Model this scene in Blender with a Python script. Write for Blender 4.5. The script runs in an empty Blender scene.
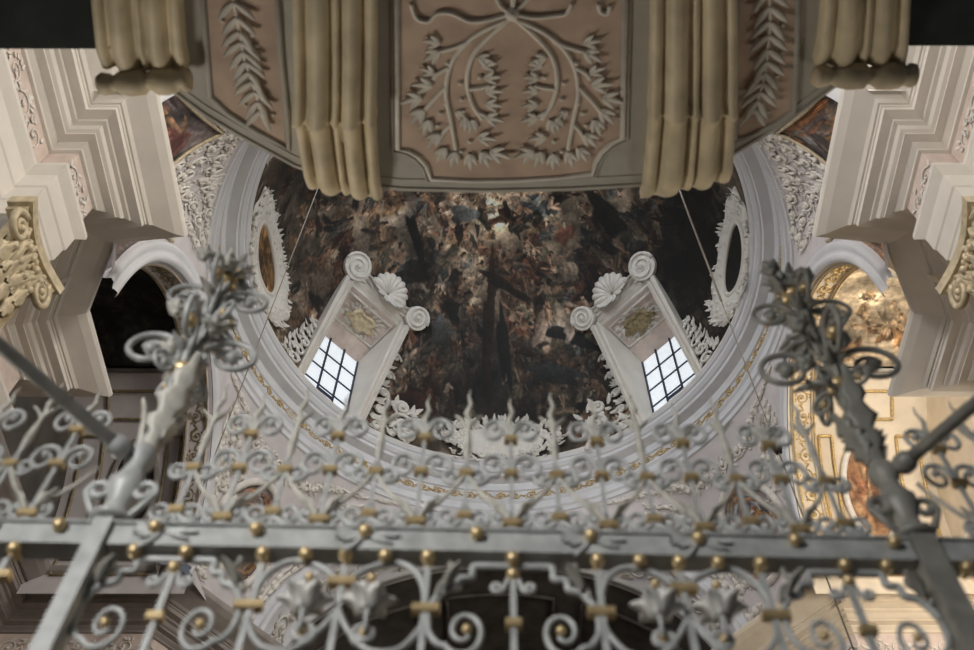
import bpy, math, random
import numpy as np
from mathutils import Vector, Matrix
SC = bpy.context.scene
COL = SC.collection
PI = math.pi
H = 1.6                                  # eye height; builders work in eye-relative heights
F = 35 / 36 * 974
PITCH = math.radians(57.3)
SP, CP = math.sin(PITCH), math.cos(PITCH)
# ------------------------------------------------------------------ camera
cd = bpy.data.cameras.new('camera'); cam = bpy.data.objects.new('camera', cd); COL.objects.link(cam)
cam.location = (0, 0, H); cam.rotation_euler = (PI / 2 + PITCH, 0, 0)
cd.lens = 35; cd.sensor_width = 36; cd.shift_x = -13 / 974; cd.clip_end = 200
cd.dof.use_dof = True; cd.dof.focus_distance = 24; cd.dof.aperture_fstop = 1.5
SC.camera = cam
# ------------------------------------------------------------------ world, light, exposure
w = bpy.data.worlds.new('world'); SC.world = w; w.use_nodes = True
bgn = w.node_tree.nodes['Background']; bgn.inputs[0].default_value = (.78, .86, 1, 1); bgn.inputs[1].default_value = .14
SC.view_settings.view_transform = 'Standard'; SC.view_settings.look = 'None'
SC.view_settings.gamma = 1; SC.view_settings.use_curve_mapping = False
SC.view_settings.exposure = -0.34
def area(name, loc, aim, sx, sy, power, col):
    l = bpy.data.lights.new(name, 'AREA'); l.shape = 'RECTANGLE'; l.size = sx; l.size_y = sy; l.energy = power; l.color = col
    o = bpy.data.objects.new(name, l); COL.objects.link(o)
    o.location = (loc[0], loc[1], loc[2] + H)
    d = Vector(aim) - Vector(loc); o.rotation_euler = d.to_track_quat('-Z', 'Y').to_euler()
    return o
area('nave_window_light_right', (6.4, -.5, 15.8), (-6, 6, 13), 3, 3.5, 1500, (1, .93, .84))
area('nave_window_light_left', (-6.4, -.5, 15.8), (6, 6, 13), 3, 3.5, 1250, (1, .95, .9))
for sx in (-1, 1):
    l = area('floor_bounce_fill', (sx * 3.5, -.6, 15.5), (2 if sx > 0 else 0, 14.5, -1.6), 3, 2, 150 if sx > 0 else 30, (1, .95, .88)); l.data.spread = math.radians(42)  # added fill aimed at the floor, so bounce lifts the undersides
    l = area('cornice_fill', (sx * 5.7, -3.2, 9.0), (sx * 5.9, 4.2, 13.4), 1.0, 2, 230, (1, .94, .86))  # added fill for the near cornice soffits and steps, no window modelled
    l = area('loft_front_fill', (sx * 5.6, 8.0, 3.0), (sx * .4, 2.1, 6.5), 1.4, 2.2, 58 if sx < 0 else 14, (1, .94, .84)); l.data.spread = math.radians(70); l.data.spread = math.radians(80)  # added unseen lamp lighting the loft underside from the front
    area('dome_window_light', (sx * 4.3, 11.3 - 4.3, 22.2), (-sx * 2, 16, 19.5), 1.2, 2.4, 310, (.88, .94, 1))
l = area('side_door_daylight', (-3.2, -2.6, 3.2), (-.7, 2.5, 2.6), 1.6, 2.2, 60, (1, .99, .97)); l.data.spread = math.radians(64)
area('chapel_far_jamb_fill', (9.4, 11.3, 10.4), (7.4, 15.8, 12.4), .9, 1.6, 240, (1, .91, .80))  # extra unseen lamp brightening the right far jamb and entablature
area('chapel_window_light_right', (9.0, 8.9, 14.3), (7.4, 14.2, 15.8), .9, 1.2, 215, (1, .95, .88))

# ------------------------------------------------------------------ materials
def node_mat(name, col, rough=.7, metal=0, var=.12, scale=6, bump=0, bscale=30, col2=None):
    m = bpy.data.materials.new(name); m.use_nodes = True; nt = m.node_tree; b = nt.nodes['Principled BSDF']
    b.inputs['Roughness'].default_value = rough; b.inputs['Metallic'].default_value = metal
    tc = nt.nodes.new('ShaderNodeTexCoord'); n = nt.nodes.new('ShaderNodeTexNoise')
    n.inputs['Scale'].default_value = scale; n.inputs['Detail'].default_value = 6
    nt.links.new(tc.outputs['Object'], n.inputs['Vector'])
    r = nt.nodes.new('ShaderNodeValToRGB'); nt.links.new(n.outputs[0], r.inputs[0])
    c1 = col2 or tuple(max(0, c * (1 - var * 2)) for c in col)
    r.color_ramp.elements[0].color = (*c1, 1); r.color_ramp.elements[1].color = (*[min(1, c * (1 + var * .6)) for c in col], 1)
    r.color_ramp.elements[0].position = .3; r.color_ramp.elements[1].position = .68
    nt.links.new(r.outputs[0], b.inputs['Base Color'])
    if bump:
        n2 = nt.nodes.new('ShaderNodeTexNoise'); n2.inputs['Scale'].default_value = bscale; n2.inputs['Detail'].default_value = 4
        nt.links.new(tc.outputs['Object'], n2.inputs['Vector'])
        bp = nt.nodes.new('ShaderNodeBump'); bp.inputs['Strength'].default_value = bump; bp.inputs['Distance'].default_value = .05
        nt.links.new(n2.outputs[0], bp.inputs['Height']); nt.links.new(bp.outputs[0], b.inputs['Normal'])
    return m
def vcol_mat(name, rough=.75):
    m = bpy.data.materials.new(name); m.use_nodes = True; nt = m.node_tree; b = nt.nodes['Principled BSDF']
    b.inputs['Roughness'].default_value = rough
    v = nt.nodes.new('ShaderNodeVertexColor'); v.layer_name = 'paint'
    tc = nt.nodes.new('ShaderNodeTexCoord'); n = nt.nodes.new('ShaderNodeTexNoise'); n.inputs['Scale'].default_value = 9; n.inputs['Detail'].default_value = 8
    nt.links.new(tc.outputs['Object'], n.inputs['Vector'])
    mr = nt.nodes.new('ShaderNodeMapRange'); mr.inputs[1].default_value = .3; mr.inputs[2].default_value = .7; mr.inputs[3].default_value = .6; mr.inputs[4].default_value = 1.35
    nt.links.new(n.outputs[0], mr.inputs[0])
    mx = nt.nodes.new('ShaderNodeVectorMath'); mx.operation = 'SCALE'
    nt.links.new(v.outputs[0], mx.inputs[0]); nt.links.new(mr.outputs[0], mx.inputs['Scale'])
    nt.links.new(mx.outputs[0], b.inputs['Base Color'])
    return m
def glass_mat():
    m = bpy.data.materials.new('bright_leaded_glass'); m.use_nodes = True; nt = m.node_tree; b = nt.nodes['Principled BSDF']
    tc = nt.nodes.new('ShaderNodeTexCoord'); v = nt.nodes.new('ShaderNodeTexVoronoi'); v.feature = 'DISTANCE_TO_EDGE'; v.inputs['Scale'].default_value = 7
    nt.links.new(tc.outputs['Object'], v.inputs['Vector'])
    r = nt.nodes.new('ShaderNodeValToRGB'); nt.links.new(v.outputs['Distance'], r.inputs[0])
    r.color_ramp.elements[0].color = (.62, .66, .70, 1); r.color_ramp.elements[0].position = .0
    r.color_ramp.elements[1].color = (.86, .92, .97, 1); r.color_ramp.elements[1].position = .05
    b.inputs['Base Color'].default_value = (.3, .3, .3, 1)
    nt.links.new(r.outputs[0], b.inputs['Emission Color']); b.inputs['Emission Strength'].default_value = 1.08
    return m
M = dict(
    white=node_mat('warm_white_stucco', (.74, .70, .64), .75, var=.05, scale=1.5),
    cool=node_mat('cool_white_stucco', (.70, .71, .74), .7, var=.05, scale=1.5),
    orn=node_mat('stucco_ornament', (.78, .75, .70), .75, var=.06, scale=8),
    pinkfr=node_mat('pale_pink_stucco', (.68, .57, .51), .8, var=.08, scale=5),
    lilac=node_mat('pale_lilac_plaster', (.66, .62, .63), .8, var=.05, scale=3),
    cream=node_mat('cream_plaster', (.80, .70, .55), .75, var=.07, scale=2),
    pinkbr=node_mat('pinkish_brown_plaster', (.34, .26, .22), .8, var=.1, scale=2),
    gold=node_mat('gilding', (.72, .52, .23), .45, metal=.5, var=.25, scale=25),
    capital=node_mat('gilded_cream_stone', (.66, .56, .38), .5, metal=.15, var=.15, scale=9),
    dullgold=node_mat('dull_gold_relief', (.36, .29, .16), .5, metal=.2, var=.25, scale=12),
    ochre=node_mat('ochre_marbled_wood', (.68, .57, .38), .55, var=.14, scale=4),
    pink=node_mat('salmon_plaster', (.56, .415, .315), .8, var=.12, scale=4),
    grey=node_mat('warm_grey_plaster', (.45, .425, .37), .75, var=.07, scale=4),
    relief=node_mat('grey_white_relief', (.74, .69, .60), .7, var=.08, scale=8),
    loft=node_mat('shaded_green_black_timber', (.035, .042, .038), .8, var=.3, scale=3),  # near-black tone carries the shade under the loft floor
    iron=node_mat('grey_painted_iron', (.43, .435, .42), .42, metal=.1, var=.14, scale=14),
    dark=node_mat('dark_shaded_iron', (.29, .28, .245), .45, metal=.1, var=.15, scale=12),  # darker tone puts the shade on the right post and stay into colour
    leaf=node_mat('pale_grey_painted_iron', (.55, .525, .46), .5, metal=.05, var=.16, scale=18),
    ball=node_mat('brass_gilding', (.66, .50, .27), .36, metal=.6, var=.15, scale=30),
    floor=node_mat('stone_floor', (.20, .18, .155), .6, var=.15, scale=1.2),
    bar=node_mat('blue_black_glazing_iron', (.015, .022, .06), .5, var=.2),
    cable=node_mat('dull_steel_cable', (.19, .165, .13), .6, var=.1),
    black=node_mat('black_lamp_metal', (.02, .02, .02), .5, var=.2),
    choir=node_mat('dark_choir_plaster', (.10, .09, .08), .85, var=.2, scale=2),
    wood=node_mat('dark_altar_wood', (.05, .042, .035), .6, var=.3, scale=3),
    red=node_mat('dull_red_marble', (.30, .13, .11), .6, var=.25, scale=6),
    tulip=node_mat('white_painted_iron', (.70, .68, .63), .5, var=.08, scale=18),
    lower=node_mat('grey_lower_wall_plaster', (.34, .33, .31), .8, var=.08, scale=1.5),
    dimst=node_mat('shaded_stucco', (.33, .30, .28), .8, var=.1, scale=3),  # shade on the far left mouldings put into a darker stucco
    glass=glass_mat(), paint=vcol_mat('fresco_paint'))

# ------------------------------------------------------------------ mesh builder
WM = {}
class MB:
    def __init__(s): s.v = []; s.f = []; s.sm = []
    def add(s, vs, fs, smooth=True):
        o = len(s.v); s.v += [tuple(p) for p in vs]
        s.f += [tuple(i + o for i in f) for f in fs]; s.sm += [smooth] * len(fs)
    def grid(s, rows, closed_u=False, closed_v=False, smooth=True):
        n = len(rows); m = len(rows[0]); vs = [p for r in rows for p in r]; fs = []
        for i in range(n if closed_u else n - 1):
            for j in range(m if closed_v else m - 1):
                a, b = i * m, ((i + 1) % n) * m; k = (j + 1) % m
                fs.append((a + j, a + k, b + k, b + j))
        s.add(vs, fs, smooth)
    def box(s, c, size, ax=None):
        c = Vector(c); ax = ax or (Vector((1, 0, 0)), Vector((0, 1, 0)), Vector((0, 0, 1)))
        vs = [c + ax[0] * (i * size[0] / 2) + ax[1] * (j * size[1] / 2) + ax[2] * (k * size[2] / 2) for i in (-1, 1) for j in (-1, 1) for k in (-1, 1)]
        s.add(vs, [(0, 1, 3, 2), (4, 6, 7, 5), (0, 4, 5, 1), (2, 3, 7, 6), (0, 2, 6, 4), (1, 5, 7, 3)], False)
    def prism(s, poly, d, smooth=False):          # closed polygon (3D) extruded by vector d
        n = len(poly); d = Vector(d); vs = [Vector(p) for p in poly]; vs += [p + d for p in vs]
        fs = [tuple(range(n)), tuple(range(2 * n - 1, n - 1, -1))] + [(i, i + n, (i + 1) % n + n, (i + 1) % n) for i in range(n)]
        s.add(vs, fs, smooth)
    def tube(s, pts, rad, n=6, flat=1.0, up=None):
        pts = [Vector(p) for p in pts]; k = len(pts)
        if not hasattr(rad, '__len__'): rad = [rad] * k
        rows = []; prev = None
        for i, p in enumerate(pts):
            t = (pts[min(i + 1, k - 1)] - pts[max(i - 1, 0)])
            t = t.normalized() if t.length > 1e-9 else Vector((0, 0, 1))
            if prev is None:
                a = Vector(up) if up is not None else (Vector((0, 0, 1)) if abs(t.z) < .9 else Vector((0, 1, 0)))
                prev = (a - t * a.dot(t)).normalized()
            else:
                q = prev - t * prev.dot(t); prev = q.normalized() if q.length > 1e-6 else prev
            b = t.cross(prev)
            rows.append([p + prev * (math.cos(2 * PI * j / n) * rad[i]) + b * (math.sin(2 * PI * j / n) * rad[i] * flat) for j in range(n)])
        o = len(s.v); s.grid(rows, closed_v=True)
        s.f += [tuple(o + j for j in range(n - 1, -1, -1)), tuple(o + (k - 1) * n + j for j in range(n))]; s.sm += [True, True]
    def lathe(s, prof, o=(0, 0, 0), ax=(0, 0, 1), n=12, smooth=True):   # prof: (radius, along)
        o = Vector(o); ax = Vector(ax).normalized(); a = ax.orthogonal().normalized(); b = ax.cross(a)
        s.grid([[o + ax * h + (a * math.cos(2 * PI * j / n) + b * math.sin(2 * PI * j / n)) * max(r, 1e-4) for j in range(n)] for r, h in prof], closed_v=True, smooth=smooth)
    def ball(s, c, r, n=8, sc=(1, 1, 1)):
        c = Vector(c); rows = []
        for i in range(n // 2 + 2):
            th = PI * i / (n // 2 + 1)
            rows.append([c + Vector((math.sin(th) * math.cos(2 * PI * j / n) * r * sc[0], math.sin(th) * math.sin(2 * PI * j / n) * r * sc[1], math.cos(th) * r * sc[2])) for j in range(n)])
        s.grid(rows, closed_v=True)
    def leaf(s, p, d, nrm, L, W, curl=.25, thick=.3, n=4, lobes=0):
        p = Vector(p); d = Vector(d).normalized(); nrm = Vector(nrm); nrm = (nrm - d * nrm.dot(d)).normalized(); x = d.cross(nrm); rows = []
        for i in range(n + 1):
            t = i / n; wd = W * (math.sin(PI * min(1, t * .86 + .1)) ** .8) * .5
            if lobes: wd *= 1 + .38 * math.cos(t * PI * 2 * lobes)
            c = p + d * (L * t) + nrm * (L * curl * t * t)
            rows.append([c - x * wd, c - x * wd * .5 + nrm * W * thick * .5 * (1 - t * .6), c + nrm * W * thick * .35 * (1 - t * .6), c + x * wd * .5 + nrm * W * thick * .5 * (1 - t * .6), c + x * wd, c - nrm * .012 * 1])
        s.grid(rows, closed_v=True)
    def build(s, name, mat, parent=None, kind=None, local=False, sharp=None):
        me = bpy.data.meshes.new(name); vs = s.v
        if not local:
            off = Vector((0, 0, H)); inv = WM[parent].inverted() if parent is not None else Matrix()
            vs = [inv @ (Vector(p) + off) for p in vs]
        me.from_pydata([tuple(p) for p in vs], [], s.f); me.polygons.foreach_set('use_smooth', s.sm); me.update()
        o = bpy.data.objects.new(name, me); COL.objects.link(o); me.materials.append(M[mat] if isinstance(mat, str) else mat)
        if parent is not None: o.parent = parent; WM[o] = WM[parent].copy()
        else: WM[o] = Matrix()
        if kind: o['kind'] = kind
        return o
def thing(name, label, cat, loc=(0, 0, 0), rz=0, group=None, kind=None):
    o = bpy.data.objects.new(name, None); COL.objects.link(o); o.empty_display_size = .1
    o.location = (loc[0], loc[1], loc[2] + H); o.rotation_euler = (0, 0, rz)
    WM[o] = Matrix.Translation(o.location) @ Matrix.Rotation(rz, 4, 'Z')
    if kind: o['kind'] = kind
    else: o['label'] = label; o['category'] = cat
    if group: o['group'] = group
    return o
def tag(o, label, cat, group=None):
    o['label'] = label; o['category'] = cat
    if group: o['group'] = group
    return o
def inst(src, parent, loc=(0, 0, 0), scale=(1, 1, 1), rz=0):
    c = src.copy(); COL.objects.link(c); c.parent = parent; c.location = loc; c.scale = scale; c.rotation_euler = (0, 0, rz); return c
def ray(px, py):                            # direction of the sight line through a point of the photograph, for measuring
    u = (325 - py) / F
    return Vector(((px - 500) / F, CP - SP * u, SP + CP * u))
def at_z(px, py, z): d = ray(px, py); return d * (z / d.z)
def at_y(px, py, y): d = ray(px, py); return d * (y / d.y)

# ------------------------------------------------------------------ relief ornament on a surface S(u, v) -> point, normal
def scroll_uv(cu, cv, R, turn, a0, turns=1.6, n=22):
    return [(cu + R * (1 - .86 * i / (n - 1)) * math.cos(a0 + turn * 2 * PI * turns * i / (n - 1)), cv + R * (1 - .86 * i / (n - 1)) * math.sin(a0 + turn * 2 * PI * turns * i / (n - 1))) for i in range(n)]
def stube(mb, S, uv, r, n=5, lift=.5):
    pts = []
    for u, v in uv:
        p, nn = S(u, v); pts.append(p + nn * (r if not hasattr(r, '__len__') else r[0]) * lift)
    mb.tube(pts, r, n)
def sleaf(mb, S, u, v, ang, L, W, curl=.18):
    p, nn = S(u, v); e = .02
    p2, _ = S(u + math.cos(ang) * e, v + math.sin(ang) * e)
    d = (p2 - p)
    if d.length < 1e-7: return
    mb.leaf(p + nn * .01, d, nn, L, W, curl, n=3)
def rinceau(mb, S, U, V, lam, r, rnd, u0=0, v0=0, leaves=7):
    n = max(1, round(U / lam)); lam = U / n; R = min(V * .40, lam * .42)
    for k in range(n):
        s = 1 if k % 2 else -1; cu = u0 + (k + .5) * lam; cv = v0 + V / 2 + s * V * .05
        path = scroll_uv(cu, cv, R, s, PI, 1.5)
        lead = [(cu - lam * .62 + lam * .2 * t / 4, cv - s * R * (.55 - .5 * (t / 4))) for t in range(4)]
        stube(mb, S, lead + path, [r * 1.1] * 4 + [r * (1.05 - .55 * i / 22) for i in range(22)])
        p, nn = S(cu, cv); mb.ball(p + nn * r, r * 1.9, 6)
        for q in range(leaves):
            a = rnd.uniform(0, 2 * PI); rr = R * rnd.uniform(.75, 1.05)
            sleaf(mb, S, cu + rr * math.cos(a), cv + rr * math.sin(a), a + s * rnd.uniform(.4, 1.3), R * rnd.uniform(.4, .7), R * rnd.uniform(.25, .42))
        sleaf(mb, S, cu, cv, rnd.uniform(0, 6.3), R * .6, R * .35)

# ------------------------------------------------------------------ fresco painter: a colour canvas sampled at mesh vertices
def lin(c): return np.where(c <= .04045, c / 12.92, ((np.maximum(c, 0) + .055) / 1.055) ** 2.4)
class Canvas:
    def __init__(s, w, h, base, seed):
        s.w, s.h = w, h; s.a = np.empty((h, w, 3)); s.a[:] = base; s.r = np.random.RandomState(seed)
    def clouds(s, amp, cell):
        for c in (cell, cell // 2, cell // 4):
            g = s.r.rand(s.h // c + 3, s.w // c + 3); y = np.arange(s.h) / c; x = np.arange(s.w) / c
            y0 = y.astype(int); x0 = x.astype(int); fy = (y - y0)[:, None]; fx = (x - x0)[None]; fy = fy * fy * (3 - 2 * fy); fx = fx * fx * (3 - 2 * fx)
            v = (g[y0][:, x0] * (1 - fy) + g[y0 + 1][:, x0] * fy) * (1 - fx) + (g[y0][:, x0 + 1] * (1 - fy) + g[y0 + 1][:, x0 + 1] * fy) * fx
            s.a *= (1 + amp * (v - .5) * 2)[..., None]
    def dab(s, cx, cy, rx, ry, ang, col, fold=.0, alpha=.92, freq=3.0):
        R = int(max(rx, ry) * 1.45 + 2); x0, x1 = max(0, int(cx) - R), min(s.w, int(cx) + R); y0, y1 = max(0, int(cy) - R), min(s.h, int(cy) + R)
        if x1 <= x0 or y1 <= y0: return
        X, Y = np.meshgrid(np.arange(x0, x1) - cx, np.arange(y0, y1) - cy); c, sn = math.cos(ang), math.sin(ang)
        p = (X * c + Y * sn) / rx; q = (-X * sn + Y * c) / ry; th = np.arctan2(q, p); k0 = s.r.uniform(0, 6.3, 3); wob = 1 + .20 * np.sin(2 * th + k0[0]) + .16 * np.sin(3 * th + k0[1]) + .12 * np.sin(5 * th + k0[2]); d = (p * p + q * q) / wob ** 2
        m = np.clip((1 - d) * 4, 0, 1) * alpha
        sh = 1 + fold * .75 * np.sin(freq * (q * 2.1 + 1.3 * np.sin(p * 2.3 + cx) + .5 * np.sin(p * 5.1 + cy))) * (.6 + .4 * np.sin(p * 3 + cy)) - .28 * np.clip(q, -1, 1)
        s.a[y0:y1, x0:x1] = s.a[y0:y1, x0:x1] * (1 - m[..., None]) + (np.array(col)[None, None] * sh[..., None]) * m[..., None]
    def figure(s, x, y, k, ang, drape, flesh, hair=(.12, .09, .06), dim=1.0):
        r = s.r; dr = np.array(drape) * dim; fl = np.array(flesh) * dim
        for i in range(4):
            a = ang + r.uniform(-.9, .9)
            s.dab(x + math.cos(a) * k * r.uniform(0, .9), y + math.sin(a) * k * r.uniform(0, .9), k * r.uniform(.6, 1.0), k * r.uniform(.25, .45), a + r.uniform(-.5, .5), dr * r.uniform(.55, 1.2), .38, .93, r.uniform(2, 4))
        s.dab(x - math.cos(ang) * k * .35, y - math.sin(ang) * k * .35, k * .42, k * .24, ang, fl, .12)
        for i in range(3):
            a = ang + r.uniform(-2.4, 2.4); s.dab(x + math.cos(a) * k * .55, y + math.sin(a) * k * .55, k * .42, k * .10, a, fl * r.uniform(.8, 1.1), .1)
        hx, hy = x - math.cos(ang) * k * .9, y - math.sin(ang) * k * .9
        s.dab(hx - .04 * k, hy - .05 * k, k * .19, k * .17, ang, np.array(hair) * dim); s.dab(hx + .03 * k, hy + .04 * k, k * .14, k * .13, ang, fl * 1.08)
    def sample(s, xs, ys):
        xs = np.clip(xs, 0, s.w - 1.001); ys = np.clip(ys, 0, s.h - 1.001); x0 = xs.astype(int); y0 = ys.astype(int); fx = (xs - x0)[:, None]; fy = (ys - y0)[:, None]
        return (s.a[y0, x0] * (1 - fx) + s.a[y0, x0 + 1] * fx) * (1 - fy) + (s.a[y0 + 1, x0] * (1 - fx) + s.a[y0 + 1, x0 + 1] * fx) * fy
def paint_mesh(o, rgb):
    at = o.data.color_attributes.new('paint', 'FLOAT_COLOR', 'POINT'); c = np.ones((len(o.data.vertices), 4)); c[:, :3] = lin(np.clip(rgb, 0, 1)); at.data.foreach_set('color', c.ravel())
FLESH = [(.62, .46, .34), (.55, .38, .27), (.70, .56, .44)]
DRAPE = [(.44, .26, .18), (.52, .40, .27), (.34, .36, .35), (.27, .27, .25), (.56, .48, .38), (.66, .57, .47), (.36, .26, .19), (.43, .39, .30), (.60, .52, .42)]
# ================================================================== THE CHURCH
CY = 11.3                                  # centre of the crossing along the nave
WALL_R = [(6.60, -4.5), (6.60, 5.38), (6.17, 5.38), (6.17, 6.2), (6.98, 6.29), (8.12, 8.33), (8.12, 9.35), (10.4, 9.35)]
FAR_R = [(10.4, 9.2), (10.4, 15.9), (7.3, 15.9), (5.75, 17.9), (5.75, 27)]
CORNICE = [(0, 13.96), (1.0, 13.92), (1.05, 13.88), (1.05, 13.82), (1.03, 13.76), (.92, 13.66), (.78, 13.58), (.66, 13.51), (.62, 13.45), (.59, 13.45), (.59, 13.40), (.57, 13.39), (.57, 13.30), (.43, 13.28), (.42, 13.24), (.36, 13.22), (.33, 13.15), (.28, 13.12), (.28, 13.09), (.16, 13.08), (.15, 13.05), (.09, 13.0), (.08, 12.97), (.0, 12.95)]
FRIEZE = [(.03, 12.97), (.03, 12.28)]
ARCHI = [(0, 12.30), (.17, 12.29), (.18, 12.20), (.14, 12.13), (.09, 12.05), (.09, 11.72), (.07, 11.69), (.06, 11.38), (.04, 11.35), (.03, 10.98), (-.12, 10.95)]
def sweep(mb, poly, prof, mirror):
    n = len(poly); nr = []
    for i in range(n - 1):
        d = Vector((poly[i + 1][0] - poly[i][0], poly[i + 1][1] - poly[i][1])).normalized(); nr.append(Vector((-d.y, d.x)))
    rows = []
    for i in range(n):
        a, b = nr[max(i - 1, 0)], nr[min(i, n - 2)]; m = (a + b) / (1 + a.dot(b))
        rows.append([((poly[i][0] + m.x * o) * mirror, poly[i][1] + m.y * o, z) for o, z in prof])
    mb.grid(rows, smooth=False)
fl = MB(); fl.box((0, 11, -1.65), (30, 36, .1)); fl.build('floor', 'floor', kind='structure')
k = 1
for mir, side in ((-1, 'left'), (1, 'right')):
    mb = MB(); sweep(mb, WALL_R, [(0, 14.3), (0, -1.6)], mir); mb.build('wall_' + side, 'lower', kind='structure')
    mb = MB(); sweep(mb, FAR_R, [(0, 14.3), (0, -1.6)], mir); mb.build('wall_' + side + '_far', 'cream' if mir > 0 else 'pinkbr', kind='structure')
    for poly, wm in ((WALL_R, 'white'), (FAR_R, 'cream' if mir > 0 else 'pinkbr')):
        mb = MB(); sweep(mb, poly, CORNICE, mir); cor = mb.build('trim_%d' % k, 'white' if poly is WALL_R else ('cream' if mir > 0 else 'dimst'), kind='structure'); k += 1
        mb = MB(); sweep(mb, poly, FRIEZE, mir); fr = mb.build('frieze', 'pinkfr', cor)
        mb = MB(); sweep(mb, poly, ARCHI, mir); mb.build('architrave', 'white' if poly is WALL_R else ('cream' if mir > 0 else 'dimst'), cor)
        if poly is not WALL_R:
            rnd = random.Random(14 + mir); mb = MB()
            def S(u, v): return Vector((mir * (10.2 - u), 15.86, 12.36 + v)), Vector((0, -1, 0))
            rinceau(mb, S, 2.8, .5, .45, .018, rnd, leaves=9)
            dq = Vector((-1.55, 2.0)).normalized()
            def S(u, v): return Vector((mir * (7.26 + dq.x * u), 15.86 + dq.y * u, 12.36 + v)), Vector((-mir * dq.y, dq.x, 0)).normalized()
            rinceau(mb, S, 2.5, .5, .45, .018, rnd, leaves=9)
            def S(u, v): return Vector((mir * (7.24 + dq.x * u), 15.84 + dq.y * u, 9.4 + v)), Vector((-mir * dq.y, dq.x, 0)).normalized()
            rinceau(mb, S, 2.4, 1.6, .8, .04, rnd, leaves=14)
            mb.build('stucco_scrollwork', 'orn', fr)
        if poly is WALL_R:
            rnd = random.Random(4 + mir); mb = MB()
            def S(u, v): return Vector((mir * (6.17 - .035), 5.38 + u, 12.34 + v)), Vector((-mir, 0, 0))
            rinceau(mb, S, .8, .56, .40, .014, rnd, leaves=9)
            def S(u, v): return Vector((mir * (6.60 - .035), 1.4 + u, 12.34 + v)), Vector((-mir, 0, 0))
            rinceau(mb, S, 3.8, .56, .45, .014, rnd, leaves=9)
            mb.build('stucco_scrollwork', 'orn', fr)
# capitals of the nave pilasters
def capital(mir, label):
    t = thing('pilaster_capital', label, 'capital', (mir * 6.2, 5.77, 9.6))
    x = lambda v: mir * (6.22 - v)
    y0, y1 = 5.15, 6.38; ym = (y0 + y1) / 2
    mb = MB()                                                 # concave-sided abacus with mouldings
    for (z0, z1, g) in ((10.78, 10.94, .06), (10.70, 10.78, .0)):
        pl = []
        for i in range(13):
            s = i / 12; pl.append((x(.33 + g - .12 * math.sin(PI * s)), y0 - g + (y1 - y0 + 2 * g) * s, z0))
        pl += [(x(.06), y1 + g, z0), (x(.06), y0 - g, z0)]
        mb.prism(pl, (0, 0, z1 - z0))
    mb.build('abacus', 'capital', t)
    mb = MB(); mb.grid([[(x(.08 + .10 * (z - 9.6) / 1.1), y0 + .16 + (y1 - y0 - .32) * s, z) for z in (9.6, 10.0, 10.4, 10.72)] for s in (0, .25, .5, .75, 1)])
    mb.grid([[(x(o), y, z) for z in (9.6, 10.72)] for y, o in ((y0 + .16, .06), (y0 + .16, .2))]); mb.grid([[(x(o), y, z) for z in (9.6, 10.72)] for y, o in ((y1 - .16, .06), (y1 - .16, .2))])
    mb.build('bell', 'capital', t)
    for yy, sg in ((y0 + .16, 1), (y1 - .16, -1)):            # corner volutes
        mb = MB(); pts = []
        for i in range(34):
            a = PI / 2 + i * .34; r = .21 * (1 - i / 36)
            pts.append((x(.30), yy - sg * .02 + sg * math.cos(a) * r, 10.48 + math.sin(a) * r))
        mb.tube(pts, [.055 * (1 - .5 * i / 33) for i in range(34)], 7); mb.ball((x(.31), yy, 10.48), .06, 8)
        mb.tube([(x(.18), yy + sg * .34, 10.0), (x(.26), yy + sg * .26, 10.4), (x(.30), yy + sg * .1, 10.68)], [.05, .05, .04], 6)
        mb.build('volute', 'capital', t)
    rnd = random.Random(3)
    for row, (z, L, n, o) in enumerate(((9.7, .62, 4, .12), (9.98, .58, 5, .15))):
        for i in range(n):
            yy = y0 + .2 + (y1 - y0 - .4) * (i + .5) / n
            mb = MB(); mb.leaf((x(o), yy, z), (0, rnd.uniform(-.08, .08), 1), (-mir, 0, 0), L, .27, .28, .7, n=9, lobes=3)
            mb.ball((x(o + .15), yy, z + L * .96), .065, 7); mb.build('acanthus_leaf', 'capital', t)
    mb = MB()
    for i in range(11):
        a = i * 2.4; r = .05 + .012 * i; mb.ball((x(.24), ym + math.cos(a) * r, 10.63 + math.sin(a) * r), .055, 7)
    mb.build('flower', 'capital', t)
    return t
capital(-1, 'gilded leafy pilaster capital at the left edge under the white cornice')
capital(1, 'gilded leafy pilaster capital at the right edge under the white cornice')
for mir, sd in ((-1, 'left'), (1, 'right')):
    mb = MB(); mb.box((mir * 6.27, 5.77, 3.9), (.4, .9, 11.3)); mb.box((mir * 6.25, 5.77, -1.2), (.6, 1.3, .8)); mb.build('trim_%d' % (10 + (mir > 0)), 'white', kind='structure')

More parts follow.
